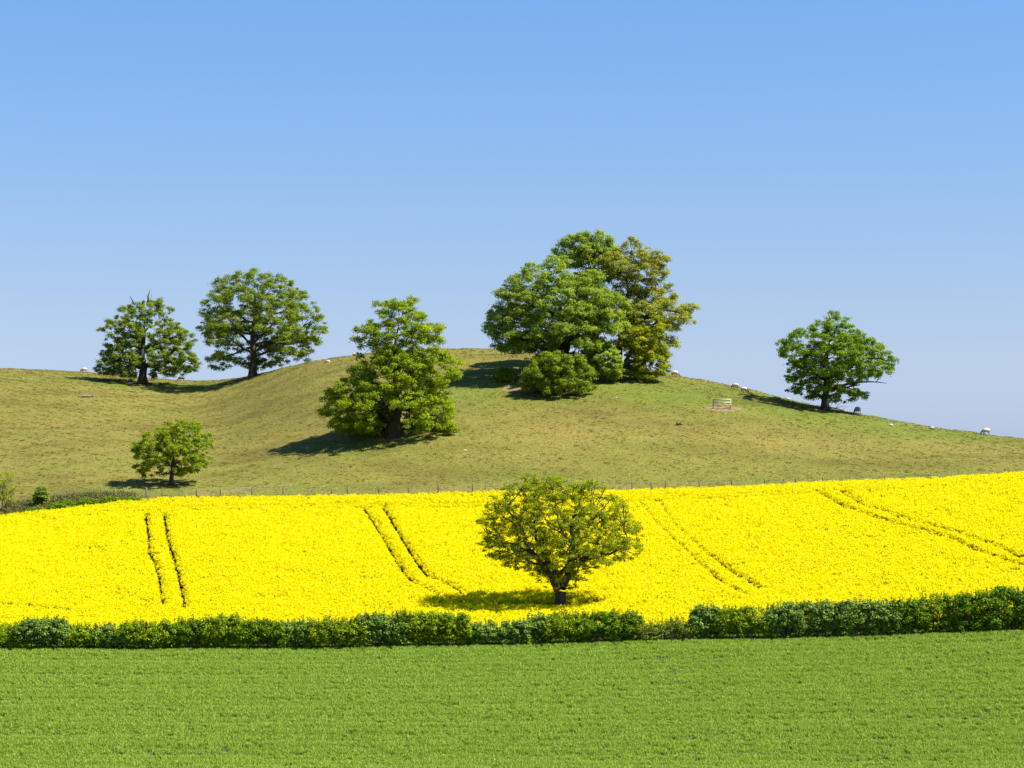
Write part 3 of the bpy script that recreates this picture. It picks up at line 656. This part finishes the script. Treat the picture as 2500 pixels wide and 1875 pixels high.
def quad(V, Fq, p, nrm, s, r, asp=1.0):
    nrm = np.array(nrm) / np.linalg.norm(nrm); t = np.cross(nrm, r.normal(size=3)); t /= np.linalg.norm(t); b = np.cross(nrm, t); k = len(V)
    V += [p - t * s - b * s * asp, p + t * s - b * s * asp, p + t * s + b * s * asp, p - t * s + b * s * asp]; Fq.append((k, k + 1, k + 2, k + 3))
m_flower = leaf_mat('rape_flowers', [(0, (0.78, 0.64, 0.001)), (0.5, (0.93, 0.85, 0.001)), (1, (0.95, 0.90, 0.004))], 0.45, 0.6)
m_stem = leaf_mat('rape_stems', [(0, (0.045, 0.06, 0.008)), (1, (0.16, 0.18, 0.025))], 0.25, 0.6)
def rape_var(seed):
    r = np.random.default_rng(seed); V = []; Fq = []; mi = []; ti = []
    for s in range(6):
        a = r.uniform(0, 6.28); d = 0.17 * math.sqrt(r.random()); p0 = np.array([d * math.cos(a), d * math.sin(a), 0.0]); h = r.uniform(0.98, 1.26)
        top = p0 + np.array([r.normal(0, 0.05), r.normal(0, 0.05), h])
        for ax in (0, 1):
            w_ = np.array([0.009, 0, 0]) if ax == 0 else np.array([0, 0.009, 0]); k = len(V)
            V += [p0 - w_, p0 + w_, top + w_ * .6, top - w_ * .6]; Fq.append((k, k + 1, k + 2, k + 3)); mi.append(1); ti.append(r.random())
        for q in range(4):
            z = r.uniform(0.25, 0.8); quad(V, Fq, p0 + (top - p0) * z + np.append(r.normal(0, 0.06, 2), 0), r.normal(size=3) + np.array([0, 0, 0.6]), 0.045, r, 0.6); mi.append(1); ti.append(r.random())
        for q in range(13):
            z = r.uniform(-0.17, 0.02); rad = 0.03 + 0.28 * (0.03 - z); o = np.append(r.normal(0, rad * 0.6, 2), z)
            quad(V, Fq, top + o, r.normal(size=3) * 0.7 + np.array([0, 0, 0.7]) + o * 3, r.uniform(0.020, 0.032), r); mi.append(0); ti.append(r.random())
    return V, Fq, mi, ti
rape_c = variants('rape_plant', [rape_var(1000 + k) for k in range(7)], [m_flower, m_stem])
TR = {
 'a': [(355, 1262), (363, 1315), (365, 1357), (378, 1382), (388, 1415), (398, 1486)], 'b': [(402, 1262), (408, 1315), (419, 1353), (434, 1396), (442, 1438), (453, 1494)],
 'c': [(887, 1246), (911, 1280), (933, 1316), (957, 1358), (987, 1406), (1005, 1427), (1041, 1445), (1071, 1463), (1101, 1474)],
 'd': [(933, 1243), (957, 1280), (984, 1325), (1008, 1364), (1023, 1388), (1047, 1415), (1086, 1432), (1116, 1445), (1141, 1466)],
 'e': [(1995, 1207), (2068, 1248), (2186, 1285), (2312, 1317), (2393, 1354), (2500, 1390), (2600, 1425)],
 'f': [(2052, 1207), (2109, 1240), (2235, 1281), (2332, 1305), (2434, 1342), (2500, 1370), (2600, 1405)],
 'k': [(1560, 1232), (1600, 1283), (1694, 1370)], 'l': [(1608, 1232), (1650, 1290), (1726, 1358)],
 'g': [(1694, 1370), (1763, 1431), (1820, 1460)], 'h': [(1726, 1358), (1783, 1398), (1860, 1447)],
 'i': [(-60, 1480), (0, 1484), (60, 1489), (165, 1499)], 'j': [(1030, 1476), (1100, 1479), (1170, 1481), (1260, 1484), (1400, 1478), (1480, 1472)],
}
WID = {'a': .25, 'b': .27, 'c': .24, 'd': .28, 'e': .27, 'f': .28, 'g': .16, 'h': .24, 'k': .07, 'l': .09, 'i': .28, 'j': .5}
segs = []
for k, pl in TR.items():
    q = [ground(a, b, 0.75, 189) for a, b in pl]
    segs += [(q[i_].x, q[i_].y, q[i_ + 1].x, q[i_ + 1].y, WID[k]) for i_ in range(len(q) - 1)]
segs.append((-60, CREST_Y + 1, 60, CREST_Y + 1, .42)); segs.append((-60, CREST_Y + 3.1, 60, CREST_Y + 3.1, .3))
r = np.random.default_rng(77); nP = 175000
py_ = r.uniform(HEDGE_Y + 2.0, EDGE_Y, nP * 2); px_ = r.uniform(-72, 72, nP * 2); keep = abs(px_) < py_ * 0.2083 + 10; px_, py_ = px_[keep], py_[keep]
hs = np.ones(len(px_)); alive = np.ones(len(px_), bool)
for x0, y0, x1, y1, wd in segs:
    dx, dy = x1 - x0, y1 - y0; tt = np.clip(((px_ - x0) * dx + (py_ - y0) * dy) / (dx * dx + dy * dy), 0, 1)
    d = np.hypot(px_ - x0 - tt * dx, py_ - y0 - tt * dy); wob = wd * (1 + 0.12 * np.sin(py_ * 3.1 + px_ * 2.3)); alive &= d > wob
    hs = np.where(d < wob + 0.22, np.minimum(hs, 0.86 if wd > 0.01 else 0.9), hs)
tq = ground(1368, 1503); d = np.hypot((px_ - tq.x) / 1.4, py_ - tq.y); alive &= d > 0.75; hs = np.where(d < 1.6, hs * 0.85, hs)
px_, py_, hs = px_[alive], py_[alive], hs[alive]
lf = np.array([mnoise.noise(Vector((a * 0.35, b * 0.25, 0))) + 0.6 * mnoise.noise(Vector((a * 1.3, b * 1.1, 5))) for a, b in zip(px_, py_)])
hs = hs * (1.0 + 0.085 * lf + r.normal(0, 0.04, len(px_)))
thin = ((lf < -0.35) & (r.random(len(px_)) < 0.5)) | (r.random(len(px_)) < 0.07); edge = (py_ > CREST_Y + 3) & (r.random(len(px_)) < 0.5); kk = ~(thin | edge)
px_, py_, hs = px_[kk], py_[kk], hs[kk]
scatter('rapeseed_crop', 'bright yellow flowering rapeseed crop filling the middle field', 'rapeseed', np.stack([px_, py_, H(px_, py_) - 0.02], -1), r.uniform(0, 6.28, len(px_)),
        np.stack([np.ones_like(hs), np.ones_like(hs), hs], -1), rape_c, 0.05, 3)
print('rape instances', len(px_))

m_blade = leaf_mat('wheat_blades', [(0, (0.15, 0.22, 0.02)), (0.5, (0.255, 0.375, 0.036)), (1, (0.37, 0.50, 0.08))], 0.35, 0.5)
def wheat_var(seed):
    r = np.random.default_rng(seed); V = []; Fq = []; ti = []
    for s in range(26):
        a = r.uniform(0, 6.28); d = 0.17 * math.sqrt(r.random()); p0 = np.array([d * math.cos(a), d * math.sin(a), 0.0]); h = r.uniform(0.14, 0.27)
        az = r.uniform(0, 6.28); w_ = np.array([math.cos(az), math.sin(az), 0]) * r.uniform(0.009, 0.016); ln = np.array([-w_[1], w_[0], 0]) / np.linalg.norm(w_) * r.uniform(0.03, 0.14)
        k = len(V); m_ = p0 + np.array([0, 0, h * 0.7]) + ln * 0.3; e = p0 + np.array([0, 0, h]) + ln
        V += [p0 - w_, p0 + w_, m_ + w_, m_ - w_, e + w_ * .3, e - w_ * .3]; Fq += [(k, k + 1, k + 2, k + 3), (k + 3, k + 2, k + 4, k + 5)]; ti += [r.random()] * 2
    return V, Fq, [0] * len(Fq), ti
wheat_c = variants('wheat_tuft', [wheat_var(2000 + k) for k in range(6)], [m_blade])
r = np.random.default_rng(78); n_ = 110000
wy = r.uniform(134, HEDGE_Y - 0.45, n_); wx = r.uniform(-50, 50, n_); k_ = abs(wx) < wy * 0.2083 + 8; wx, wy = wx[k_], wy[k_]
lf = np.array([mnoise.noise(Vector((a * 0.12, b * 0.3, 9))) + 0.65 * mnoise.noise(Vector((a * 2.8, b * 2.2, 2))) for a, b in zip(wx, wy)])
sc = 1.0 + 0.34 * lf + 0.13 * np.sin(wy * 6.28 / 1.9 + 0.02 * wx) + 0.10 * np.sin(wy * 6.28 / 5.3 + 0.05 * wx) + r.normal(0, 0.12, len(wx)); sc = np.clip(sc, 0.45, 1.4); kk = ~((lf < -0.35) & (r.random(len(wx)) < 0.4)); wx, wy, sc = wx[kk], wy[kk], sc[kk]
scatter('wheat_crop', 'short bright green young cereal crop filling the foreground field', 'young wheat', np.stack([wx, wy, H(wx, wy) - 0.01], -1), r.uniform(0, 6.28, len(wx)),
        np.stack([np.ones_like(sc), np.ones_like(sc), sc], -1), wheat_c, 0.12, 4)

m_tus = leaf_mat('pasture_tufts', [(0, (0.115, 0.097, 0.018)), (0.4, (0.165, 0.153, 0.027)), (1, (0.27, 0.24, 0.055))], 0.3, 0.7)
def tus_var(seed):
    r = np.random.default_rng(seed); V = []; Fq = []; ti = []
    for s in range(22):
        a = r.uniform(0, 6.28); d = 0.16 * math.sqrt(r.random()); p0 = np.array([d * math.cos(a) * 1.5, d * math.sin(a), 0.0]); h = r.uniform(0.03, 0.08)
        w_ = np.array([r.uniform(0.012, 0.03), r.normal(0, 0.008), 0]); ln = np.array([r.normal(0, .04), r.normal(0, .05), h]); k = len(V)
        V += [p0 - w_, p0 + w_, p0 + ln + w_ * .4, p0 + ln - w_ * .4]; Fq.append((k, k + 1, k + 2, k + 3)); ti.append(r.random())
    return V, Fq, [0] * len(Fq), ti
tus_c = variants('grass_tussock', [tus_var(3000 + k) for k in range(5)], [m_tus])
r = np.random.default_rng(79); n_ = 130000
ty = r.uniform(EDGE_Y + 1.5, 430, n_); tx_ = r.uniform(-100, 100, n_); k_ = (abs(tx_) < ty * 0.2083 + 8); tx_, ty = tx_[k_], ty[k_]
lf = np.array([mnoise.noise(Vector((a * 0.25, b * 0.2, 3))) + 0.7 * mnoise.noise(Vector((a * 1.2, b * 0.8, 8))) for a, b in zip(tx_, ty)]); kk = lf > -0.35; tx_, ty = tx_[kk], ty[kk]
ts = r.uniform(0.35, 1.15, len(tx_))
scatter('pasture_grass', 'short tussocky grazed grass covering the hill', 'grass', np.stack([tx_, ty, H(tx_, ty) - 0.02], -1), r.normal(0, 0.5, len(tx_)), np.stack([ts] * 3, -1), tus_c, 0.1, 5)

# ---------------------------------------------------------------- bank of brambles and dry grass on the left
r = np.random.default_rng(80)
BR = [(20, 70, 1252, 0.35, 'lowest bramble mound at far left beside the sapling'), (60, 130, 1240, .9, 'dark bramble mound left of the bank behind the field'), (120, 190, 1222, 1.0, 'brightest bramble mound in the middle of the bank'), (180, 250, 1216, .9, 'bramble mound right of the brightest one on the bank'), (240, 300, 1214, .7, 'bramble mound in front of the leaning fence post'), (290, 345, 1214, .5, 'small bramble mound at the right end of the bank')]
for i, (x0, x1, top, hh, lab) in enumerate(BR):
    Yb = EDGE_Y + 2.3; k = Yb / F; X = ((x0 + x1) / 2 - CX) * k; z0 = hgt(X, Yb); zt = max(CZ + (CY - top) * k - z0, 0.6); b = np.array([X, Yb, z0])
    n_ = 130; a = r.uniform(0, 6.28, n_); rr = np.sqrt(r.random(n_)); hw = (x1 - x0) / 2 * k * 1.15
    ux, uy = rr * np.cos(a), rr * np.sin(a); P = np.stack([ux * hw, uy * 1.6, zt * (np.sqrt(1 - rr ** 2 * 0.85)) * r.uniform(0.6, 1, n_)], -1)
    V, Fq, t = leaves(P, np.full(n_, 0.25), 26, 0.12, r, flat=0.7)
    root = empty('bramble_mound', tuple(b)); tag(root, lab, 'bramble', 'bramble mounds on the bank')
    link_mesh('foliage', V, Fq, HM['d'], root, tint=t)
    mb = MB()
    for q in range(14):
        e = P[r.integers(n_)]; s0 = np.array([e[0] * 0.5, e[1] * 0.5, -0.1]); mb.tube(bez(s0, (s0 + e) / 2 + np.array([0, 0, 0.3]), e, 4), [0.015, 0.012, 0.01, 0.006], 3)
    tag(mb.build('canes', BARK_HEDGE, root), kind='stuff')
m_dry = leaf_mat('dry_grass', [(0, (0.07, 0.08, 0.02)), (0.5, (0.16, 0.155, 0.04)), (1, (0.30, 0.25, 0.10))], 0.25, 0.8)
xx = r.uniform(10, 330, 1500); Yd_ = FENCE_Y + r.uniform(-3.0, 1.2, 1500); X = (xx - CX) / F * Yd_; k_ = r.random(1500) < np.interp(xx, [10, 60, 260, 330], [.7, 1, 1, .2])
P = np.stack([X, Yd_, H(X, Yd_) + 0.25], -1)[k_]
V, Fq, t = leaves(P, np.full(len(P), 0.3), 12, 0.13, r, flat=1.0, up=0.0)
tag(link_mesh('dry_grass', V, Fq, m_dry, tint=t), 'pinkish brown dead grass and stalks along the bank and fence', 'dry grass', kind='stuff')

# ---------------------------------------------------------------- fence: posts and wires
POSTS = [(-60, 1225, 0, 1), (26, 1219, 0, 1), (62, 1218, -3, 1), (134, 1203, 0, 1), (182, 1196, -2, 1), (247, 1191, 1, 1), (281, 1191, -8, 1.2), (301, 1190, 0, 1.1), (304, 1202, -3, .8), (331, 1205, 0, .9), (357, 1190, 0, 1.4), (396, 1195, 0, 1), (437, 1197, 0, .8), (480, 1196, 0, 1.3), (538, 1194, 0, 1), (615, 1192, 0, 1), (691, 1190, 0, 1),
         (809, 1192, 12, 1), (848, 1187, 0, .9), (924, 1185, 0, .9), (997, 1183, 0, 1), (1070, 1181, 0, 1), (1153, 1179, 4, .9), (1231, 1178, 0, .8), (1310, 1177, 0, .9), (1390, 1176, 0, .9), (1470, 1175, 0, .9), (1543, 1174, 0, .9), (1590, 1176, 0, 1), (1625, 1173, 0, .8), (1707, 1171, 2, 1), (1786, 1168, 0, 1.1), (1867, 1168, 0, .9), (1942, 1166, 0, 1), (2008, 1165, 0, .9), (2074, 1163, 0, .9), (2160, 1160, 0, .8), (2243, 1155, 0, 1), (2340, 1150, 0, .8), (2454, 1144, 0, 1), (2560, 1140, 0, 1)]
fx = (1250 - CX) / F * FENCE_Y
fence = empty('wire_fence', (0, FENCE_Y, hgt(0, FENCE_Y))); tag(fence, 'line of weathered wooden posts and thin wire between the rapeseed and the hill', 'fence')
fb = np.array(fence.location); tops = []
for (px, py, tilt, k) in POSTS:
    X = (px - CX) / F * FENCE_Y; z0 = hgt(X, FENCE_Y); zt = CZ + (CY - py) / F * FENCE_Y
    L = max(zt - z0, 0.7); a = R(tilt); mb = MB(); wd = 0.07 * k
    p0 = np.array([X - math.sin(a) * L * 0.5, FENCE_Y, z0 - 0.3]); p1 = np.array([X + math.sin(a) * L * 0.5, FENCE_Y, z0 + L])
    mb.tube(np.array([p0, (p0 + p1) / 2 + np.array([0.01, 0, 0]), p1, p1 + np.array([0, 0, 0.02])]) - fb, [wd, wd * .95, wd * .9, 0.01], 7); mb.build('post', POSTW, fence, smooth=False); tops.append((X, z0, min(L, 1.15)))
m_wire = simple('galvanised_wire', (0.28, 0.29, 0.28), 0.5)
for fr in (0.28, 0.5, 0.72, 0.92):
    mb = MB(); pts = []
    for i in range(len(tops)):
        X, z0, L = tops[i]; pts.append((X, FENCE_Y - 0.07, z0 + 1.05 * fr))
        if i + 1 < len(tops): X2, z2, L2 = tops[i + 1]; pts.append(((X + X2) / 2, FENCE_Y - 0.07, (z0 + z2) / 2 + 1.05 * fr - 0.03))
    mb.tube(np.array(pts) - fb, np.full(len(pts), 0.0035), 4); mb.build('wire', m_wire, fence)

# ---------------------------------------------------------------- wooden rail frame on its scrape
qa = ground(1741.5, 996); qc = ground(1783, 1000); Yr = (qa.y + qc.y) / 2
rail = empty('rail_frame', (qa.x, Yr, hgt(qa.x, Yr))); tag(rail, 'pale wooden two-post rail frame like a bench back on a patch of bare red earth', 'rail')
rb = np.array(rail.location); k = Yr / F
for px in (1741.5, 1783.5):
    X = (px - CX) * k; zg = hgt(X, Yr); zt = CZ + (CY - 973.5) * k; mb = MB(); mb.box(np.array([X, Yr, (zg - 0.3 + zt) / 2]) - rb, (0.07, 0.06, (zt - zg + 0.3) / 2)); mb.build('post', WOOD, rail, False)
for nm, py, hh in (('board', 975.5, 0.085), ('board', 982.6, 0.08), ('rail', 988.6, 0.035)):
    mb = MB(); mb.box(np.array([(1762.5 - CX) * k, Yr - 0.075, CZ + (CY - py) * k]) - rb, ((43 * k) / 2, 0.022, hh)); mb.build(nm, WOOD, rail, False)

# ---------------------------------------------------------------- sheep
m_fleece = simple('sheep_fleece', (0.56, 0.45, 0.36), 0.95, 9, 0.12)
m_fleece_d = simple('muddy_fleece', (0.22, 0.16, 0.11), 0.95, 5, 0.6)
m_face = simple('sheep_face_and_legs', (0.20, 0.16, 0.13), 0.9, 12, 0.25)
m_face_d = simple('black_sheep_face', (0.03, 0.026, 0.024), 0.9, 12, 0.2)
def skin_mesh(name, pts, edges, radii, sub=1):
    me = bpy.data.meshes.new(name); me.from_pydata(pts, edges, []); o = bpy.data.objects.new(name, me); COL.objects.link(o)
    md = o.modifiers.new('s', 'SKIN'); me.skin_vertices[0].data[0].use_root = True
    for v, rr in zip(me.skin_vertices[0].data, radii): v.radius = rr if isinstance(rr, tuple) else (rr, rr); v.use_root = False
    me.skin_vertices[0].data[0].use_root = True
    sb = o.modifiers.new('u', 'SUBSURF'); sb.levels = sb.render_levels = sub
    dg = bpy.context.evaluated_depsgraph_get(); m2 = bpy.data.meshes.new_from_object(o.evaluated_get(dg)); m2.name = name
    bpy.data.objects.remove(o); m2.polygons.foreach_set('use_smooth', np.ones(len(m2.polygons), bool)); return m2
def sheep_body(pose):
    lift = 0.0 if pose != 'lie' else -0.36
    P = [(-0.42, 0, .68), (-0.1, 0, .70), (0.25, 0, .68), (0.42, 0, .66)]; Rd = [.17, .2, .18, .14]; E = [(0, 1), (1, 2), (2, 3)]
    if pose == 'graze': hd = [(0.58, 0, .48), (0.68, 0, .27), (0.74, 0, .15), (0.80, 0, .06)]
    elif pose == 'stand': hd = [(0.55, 0, .80), (0.62, 0, .95), (0.74, 0, .95), (0.86, 0, .87)]
    else: hd = [(0.55, 0, .80), (0.60, 0, .94), (0.70, 0, .94), (0.82, 0, .86)]
    P += hd; Rd += [.11, .08, .075, .045]; E += [(3, 4), (4, 5), (5, 6), (6, 7)]
    hx, hy, hz = hd[1]
    for s in (-1, 1):
        k = len(P); P += [(hx - .01, s * .06, hz + .03), (hx - .03, s * .15, hz + .01)]; Rd += [.03, .018]; E += [(5, k), (k, k + 1)]
    for s in (-1, 1):
        k = len(P)
        if pose != 'lie':
            P += [(0.28, s * .13, .45), (0.27, s * .13, .24), (0.29, s * .13, .03)]; Rd += [.07, .038, .032]; E += [(2, k), (k, k + 1), (k + 1, k + 2)]
            k = len(P); P += [(-0.36, s * .14, .46), (-0.45, s * .14, .27), (-0.41, s * .14, .03)]; Rd += [.09, .04, .032]; E += [(0, k), (k, k + 1), (k + 1, k + 2)]
        else:
            P += [(0.32, s * .16, .46), (0.52, s * .17, .41)]; Rd += [.06, .04]; E += [(2, k), (k, k + 1)]
            k = len(P); P += [(-0.34, s * .2, .47), (-0.16, s * .24, .41)]; Rd += [.09, .05]; E += [(0, k), (k, k + 1)]
    k = len(P); P += [(-0.56, 0, .66), (-0.60, 0, .5)]; Rd += [.05, .035]; E += [(0, k), (k, k + 1)]
    P = [(a, b, c + lift) for a, b, c in P]
    return skin_mesh('sheep', P, E, Rd), lift
def fleece_mesh(pose, lift):
    r = np.random.default_rng(5); V = []; Fq = []; nu, nv = 22, 14
    xs_ = np.linspace(-0.57, 0.50, nv); 
    for i in range(nv):
        u = i / (nv - 1); rad = (math.sin(math.pi * (0.04 + 0.92 * u)) ** 0.42); cz = .66 - (0.05 if u > .8 and pose == 'graze' else 0) * (u - .8) * 15
        for j in range(nu):
            a = 2 * math.pi * j / nu; lump = 1 + 0.04 * math.sin(5 * a + 3 * i) + r.normal(0, 0.02)
            V.append((xs_[i], math.cos(a) * .28 * rad * lump, cz + lift + math.sin(a) * (.31 if math.sin(a) > 0 else .29) * rad * lump))
    for i in range(nv - 1):
        for j in range(nu): j2 = (j + 1) % nu; Fq.append((i * nu + j, i * nu + j2, (i + 1) * nu + j2, (i + 1) * nu + j))
    Fq.append(tuple(range(nu - 1, -1, -1))); Fq.append(tuple((nv - 1) * nu + j for j in range(nu)))
    me = bpy.data.meshes.new('fleece'); me.from_pydata(V, [], Fq); me.polygons.foreach_set('use_smooth', np.ones(len(Fq), bool)); return me
MESH = {}
for pose in ('graze', 'stand', 'lie'):
    bm_, lift = sheep_body(pose); MESH[pose] = (bm_, fleece_mesh(pose, lift))
# px, py of feet, length px, heading degrees (0 = right), pose, muddy, dark face, label
SHEEP = [
 (205, 910, 17, 180, 'graze', 0, 0, 'white sheep grazing on the skyline left of the spiky-topped oak'),
 (379, 927, 19, 160, 'graze', 0, 0, 'sheep in the shade just right of the leftmost ridge oak trunk'),
 (443, 931, 18, 180, 'graze', 1, 1, 'brown muddy sheep on the skyline between the two left oaks'),
 (319, 931, 14, 20, 'lie', 0, 0, 'upper of two sheep lying in deep shade left of the ridge oak trunk'),
 (318, 938, 12, 200, 'lie', 0, 0, 'lower of two sheep lying in deep shade left of the ridge oak trunk'),
 (1648, 921, 22, -8, 'graze', 0, 0, 'sheep grazing on the brow right beside the hilltop clump'),
 (1583, 908, 18, 180, 'graze', 0, 0, 'sheep half hidden behind the lime-yellow tree of the hilltop clump'),
 (1795, 950, 19, 170, 'graze', 0, 1, 'grey-shaded sheep on the skyline, left of the pair above the rail frame'),
 (1817, 959, 19, -10, 'graze', 0, 1, 'dark-faced sheep, right and lower of the pair above the rail frame'),
 (1924, 977, 13, 180, 'lie', 0, 0, 'sheep resting in the shadow left of the right-hand ridge oak'),
 (2093, 1011, 15, 120, 'graze', 0, 0, 'sheep seen end-on just right of the right-hand ridge oak'),
 (2176, 1041, 8, 10, 'lie', 0, 0, 'tiny pale lamb lying on the grass right of the ridge oak'),
 (2275, 1047, 12, 180, 'lie', 0, 0, 'sheep lying behind the crest with only its back showing, far right'),
 (2407, 1062, 23, 180, 'graze', 0, 0, 'white sheep grazing on the skyline nearest the right edge'),
 (866, 867, 12, 0, 'lie', 0, 0, 'sheep resting on the skyline left of the cone-shaped oak'),
]
for (px, py, ln, hd, pose, mud, dark, lab) in SHEEP:
    q = ground(px, py); sc = ln * q.y / F / (1.30 if abs(math.cos(R(hd))) > .6 else .8); sc = min(max(sc, 0.5), 1.15)
    o = bpy.data.objects.new('sheep', MESH[pose][0].copy()); COL.objects.link(o); o.data.materials.append(m_face_d if dark else m_face)
    o.location = (q.x, q.y, q.z - 0.02); o.rotation_euler = (0, 0, R(hd)); o.scale = (sc,) * 3; tag(o, lab, 'sheep', 'sheep on the hill')
    f = bpy.data.objects.new('fleece', MESH[pose][1].copy()); f.data.materials.append(m_fleece_d if mud else m_fleece); COL.objects.link(f); f.parent = o

# ---------------------------------------------------------------- fallen wood and stones on the pasture
def log(name, label, pts, rads, mat, branches=()):
    P = []
    for (px, py) in pts: q = ground(px, py); P.append(q)
    Yl = sum(q.y for q in P) / len(P); base = P[0]
    mb = MB(); A = np.array([[(px - CX) * Yl / F, Yl, 0] for px, py in pts]); A[:, 2] = H(A[:, 0], A[:, 1]) + np.array(rads) * 1.2 + np.linspace(0, 0.15, len(A))
    mb.tube(A - np.array(base), rads, 7)
    for (i, dx, dz, rr) in branches:
        s0 = A[i]; mb.tube(np.array([s0, s0 + np.array([dx * .5, -.1, dz * .6]), s0 + np.array([dx, -.2, dz])]) - np.array(base), [rr, rr * .7, rr * .3], 5)
    o = mb.build(name, mat, loc=tuple(base)); tag(o, label, 'fallen branch'); return o
log('fallen_log', 'bleached fallen log with a raised stub on the far left slope below the ridge oak', [(201, 970), (208, 971), (216, 972), (224, 973), (229, 972)], [0.12, 0.16, 0.14, 0.13, 0.08], BARK_PALE, [(4, -0.1, 0.75, .09), (1, -0.5, 0.35, .05), (4, 0.3, -0.4, .08)])
log('fallen_branch', 'thin fallen branch on green grass directly below the leftmost ridge oak', [(312, 957), (320, 958), (330, 959), (341, 958)], [0.07, 0.1, 0.09, 0.05], BARK_PALE, [(2, 0.4, 0.3, .04), (1, -.3, .25, .04)])
log('fallen_branch', 'broken twiggy branch lying at the foot of the right-hand ridge oak', [(2026, 1001), (2040, 998), (2055, 1000), (2063, 1003)], [0.08, 0.07, 0.06, 0.03], BARK, [(1, 0.9, 0.9, .04), (1, 1.4, 0.35, .035), (2, 0.9, 0.5, .03), (0, 0.6, 1.1, .035), (0, -0.3, .7, .03)])
log('fallen_stick', 'short pale stick lying on open pasture right of the tree clump', [(1466, 1024), (1477, 1023), (1487, 1021)], [0.05, 0.06, 0.03], BARK_PALE)
log('fallen_branch', 'dark twiggy heap on the pasture left below the rail frame', [(1650, 1041), (1657, 1040), (1667, 1041)], [0.09, 0.13, 0.06], BARK, [(0, .2, .4, .05), (1, .5, .35, .05), (1, -.4, .3, .05)])
log('fallen_stick', 'pale broken stick lying on the scrape under the central oak', [(982, 1062), (988, 1064), (994, 1066)], [0.05, 0.06, 0.03], BARK_PALE)
m_stone = simple('pale_stone', (0.5, 0.42, 0.36), 0.9, 6, 0.2)
def stone(px, py, s, label):
    q = ground(px, py); bm = bmesh.new(); bmesh.ops.create_icosphere(bm, subdivisions=2, radius=s)
    for v in bm.verts:
        k_ = 1 + 0.3 * mnoise.noise(v.co * 3 / s * 0.4 + Vector((px, py, 0))); v.co = Vector((v.co.x * 1.5 * k_, v.co.y * k_, v.co.z * 0.7 * k_))
    me = bpy.data.meshes.new('stone'); bm.to_mesh(me); bm.free(); me.materials.append(m_stone); o = bpy.data.objects.new('stone', me); COL.objects.link(o)
    o.location = (q.x, q.y, q.z + s * .25); tag(o, label, 'stone')
stone(800, 884, 0.28, 'pinkish stone just below the skyline between the second and central oaks')
stone(1135, 1102, 0.16, 'small pale stone on the pasture right below the central oak')
stone(1504, 972, 0.12, 'tiny white stone on green grass below the hilltop clump')
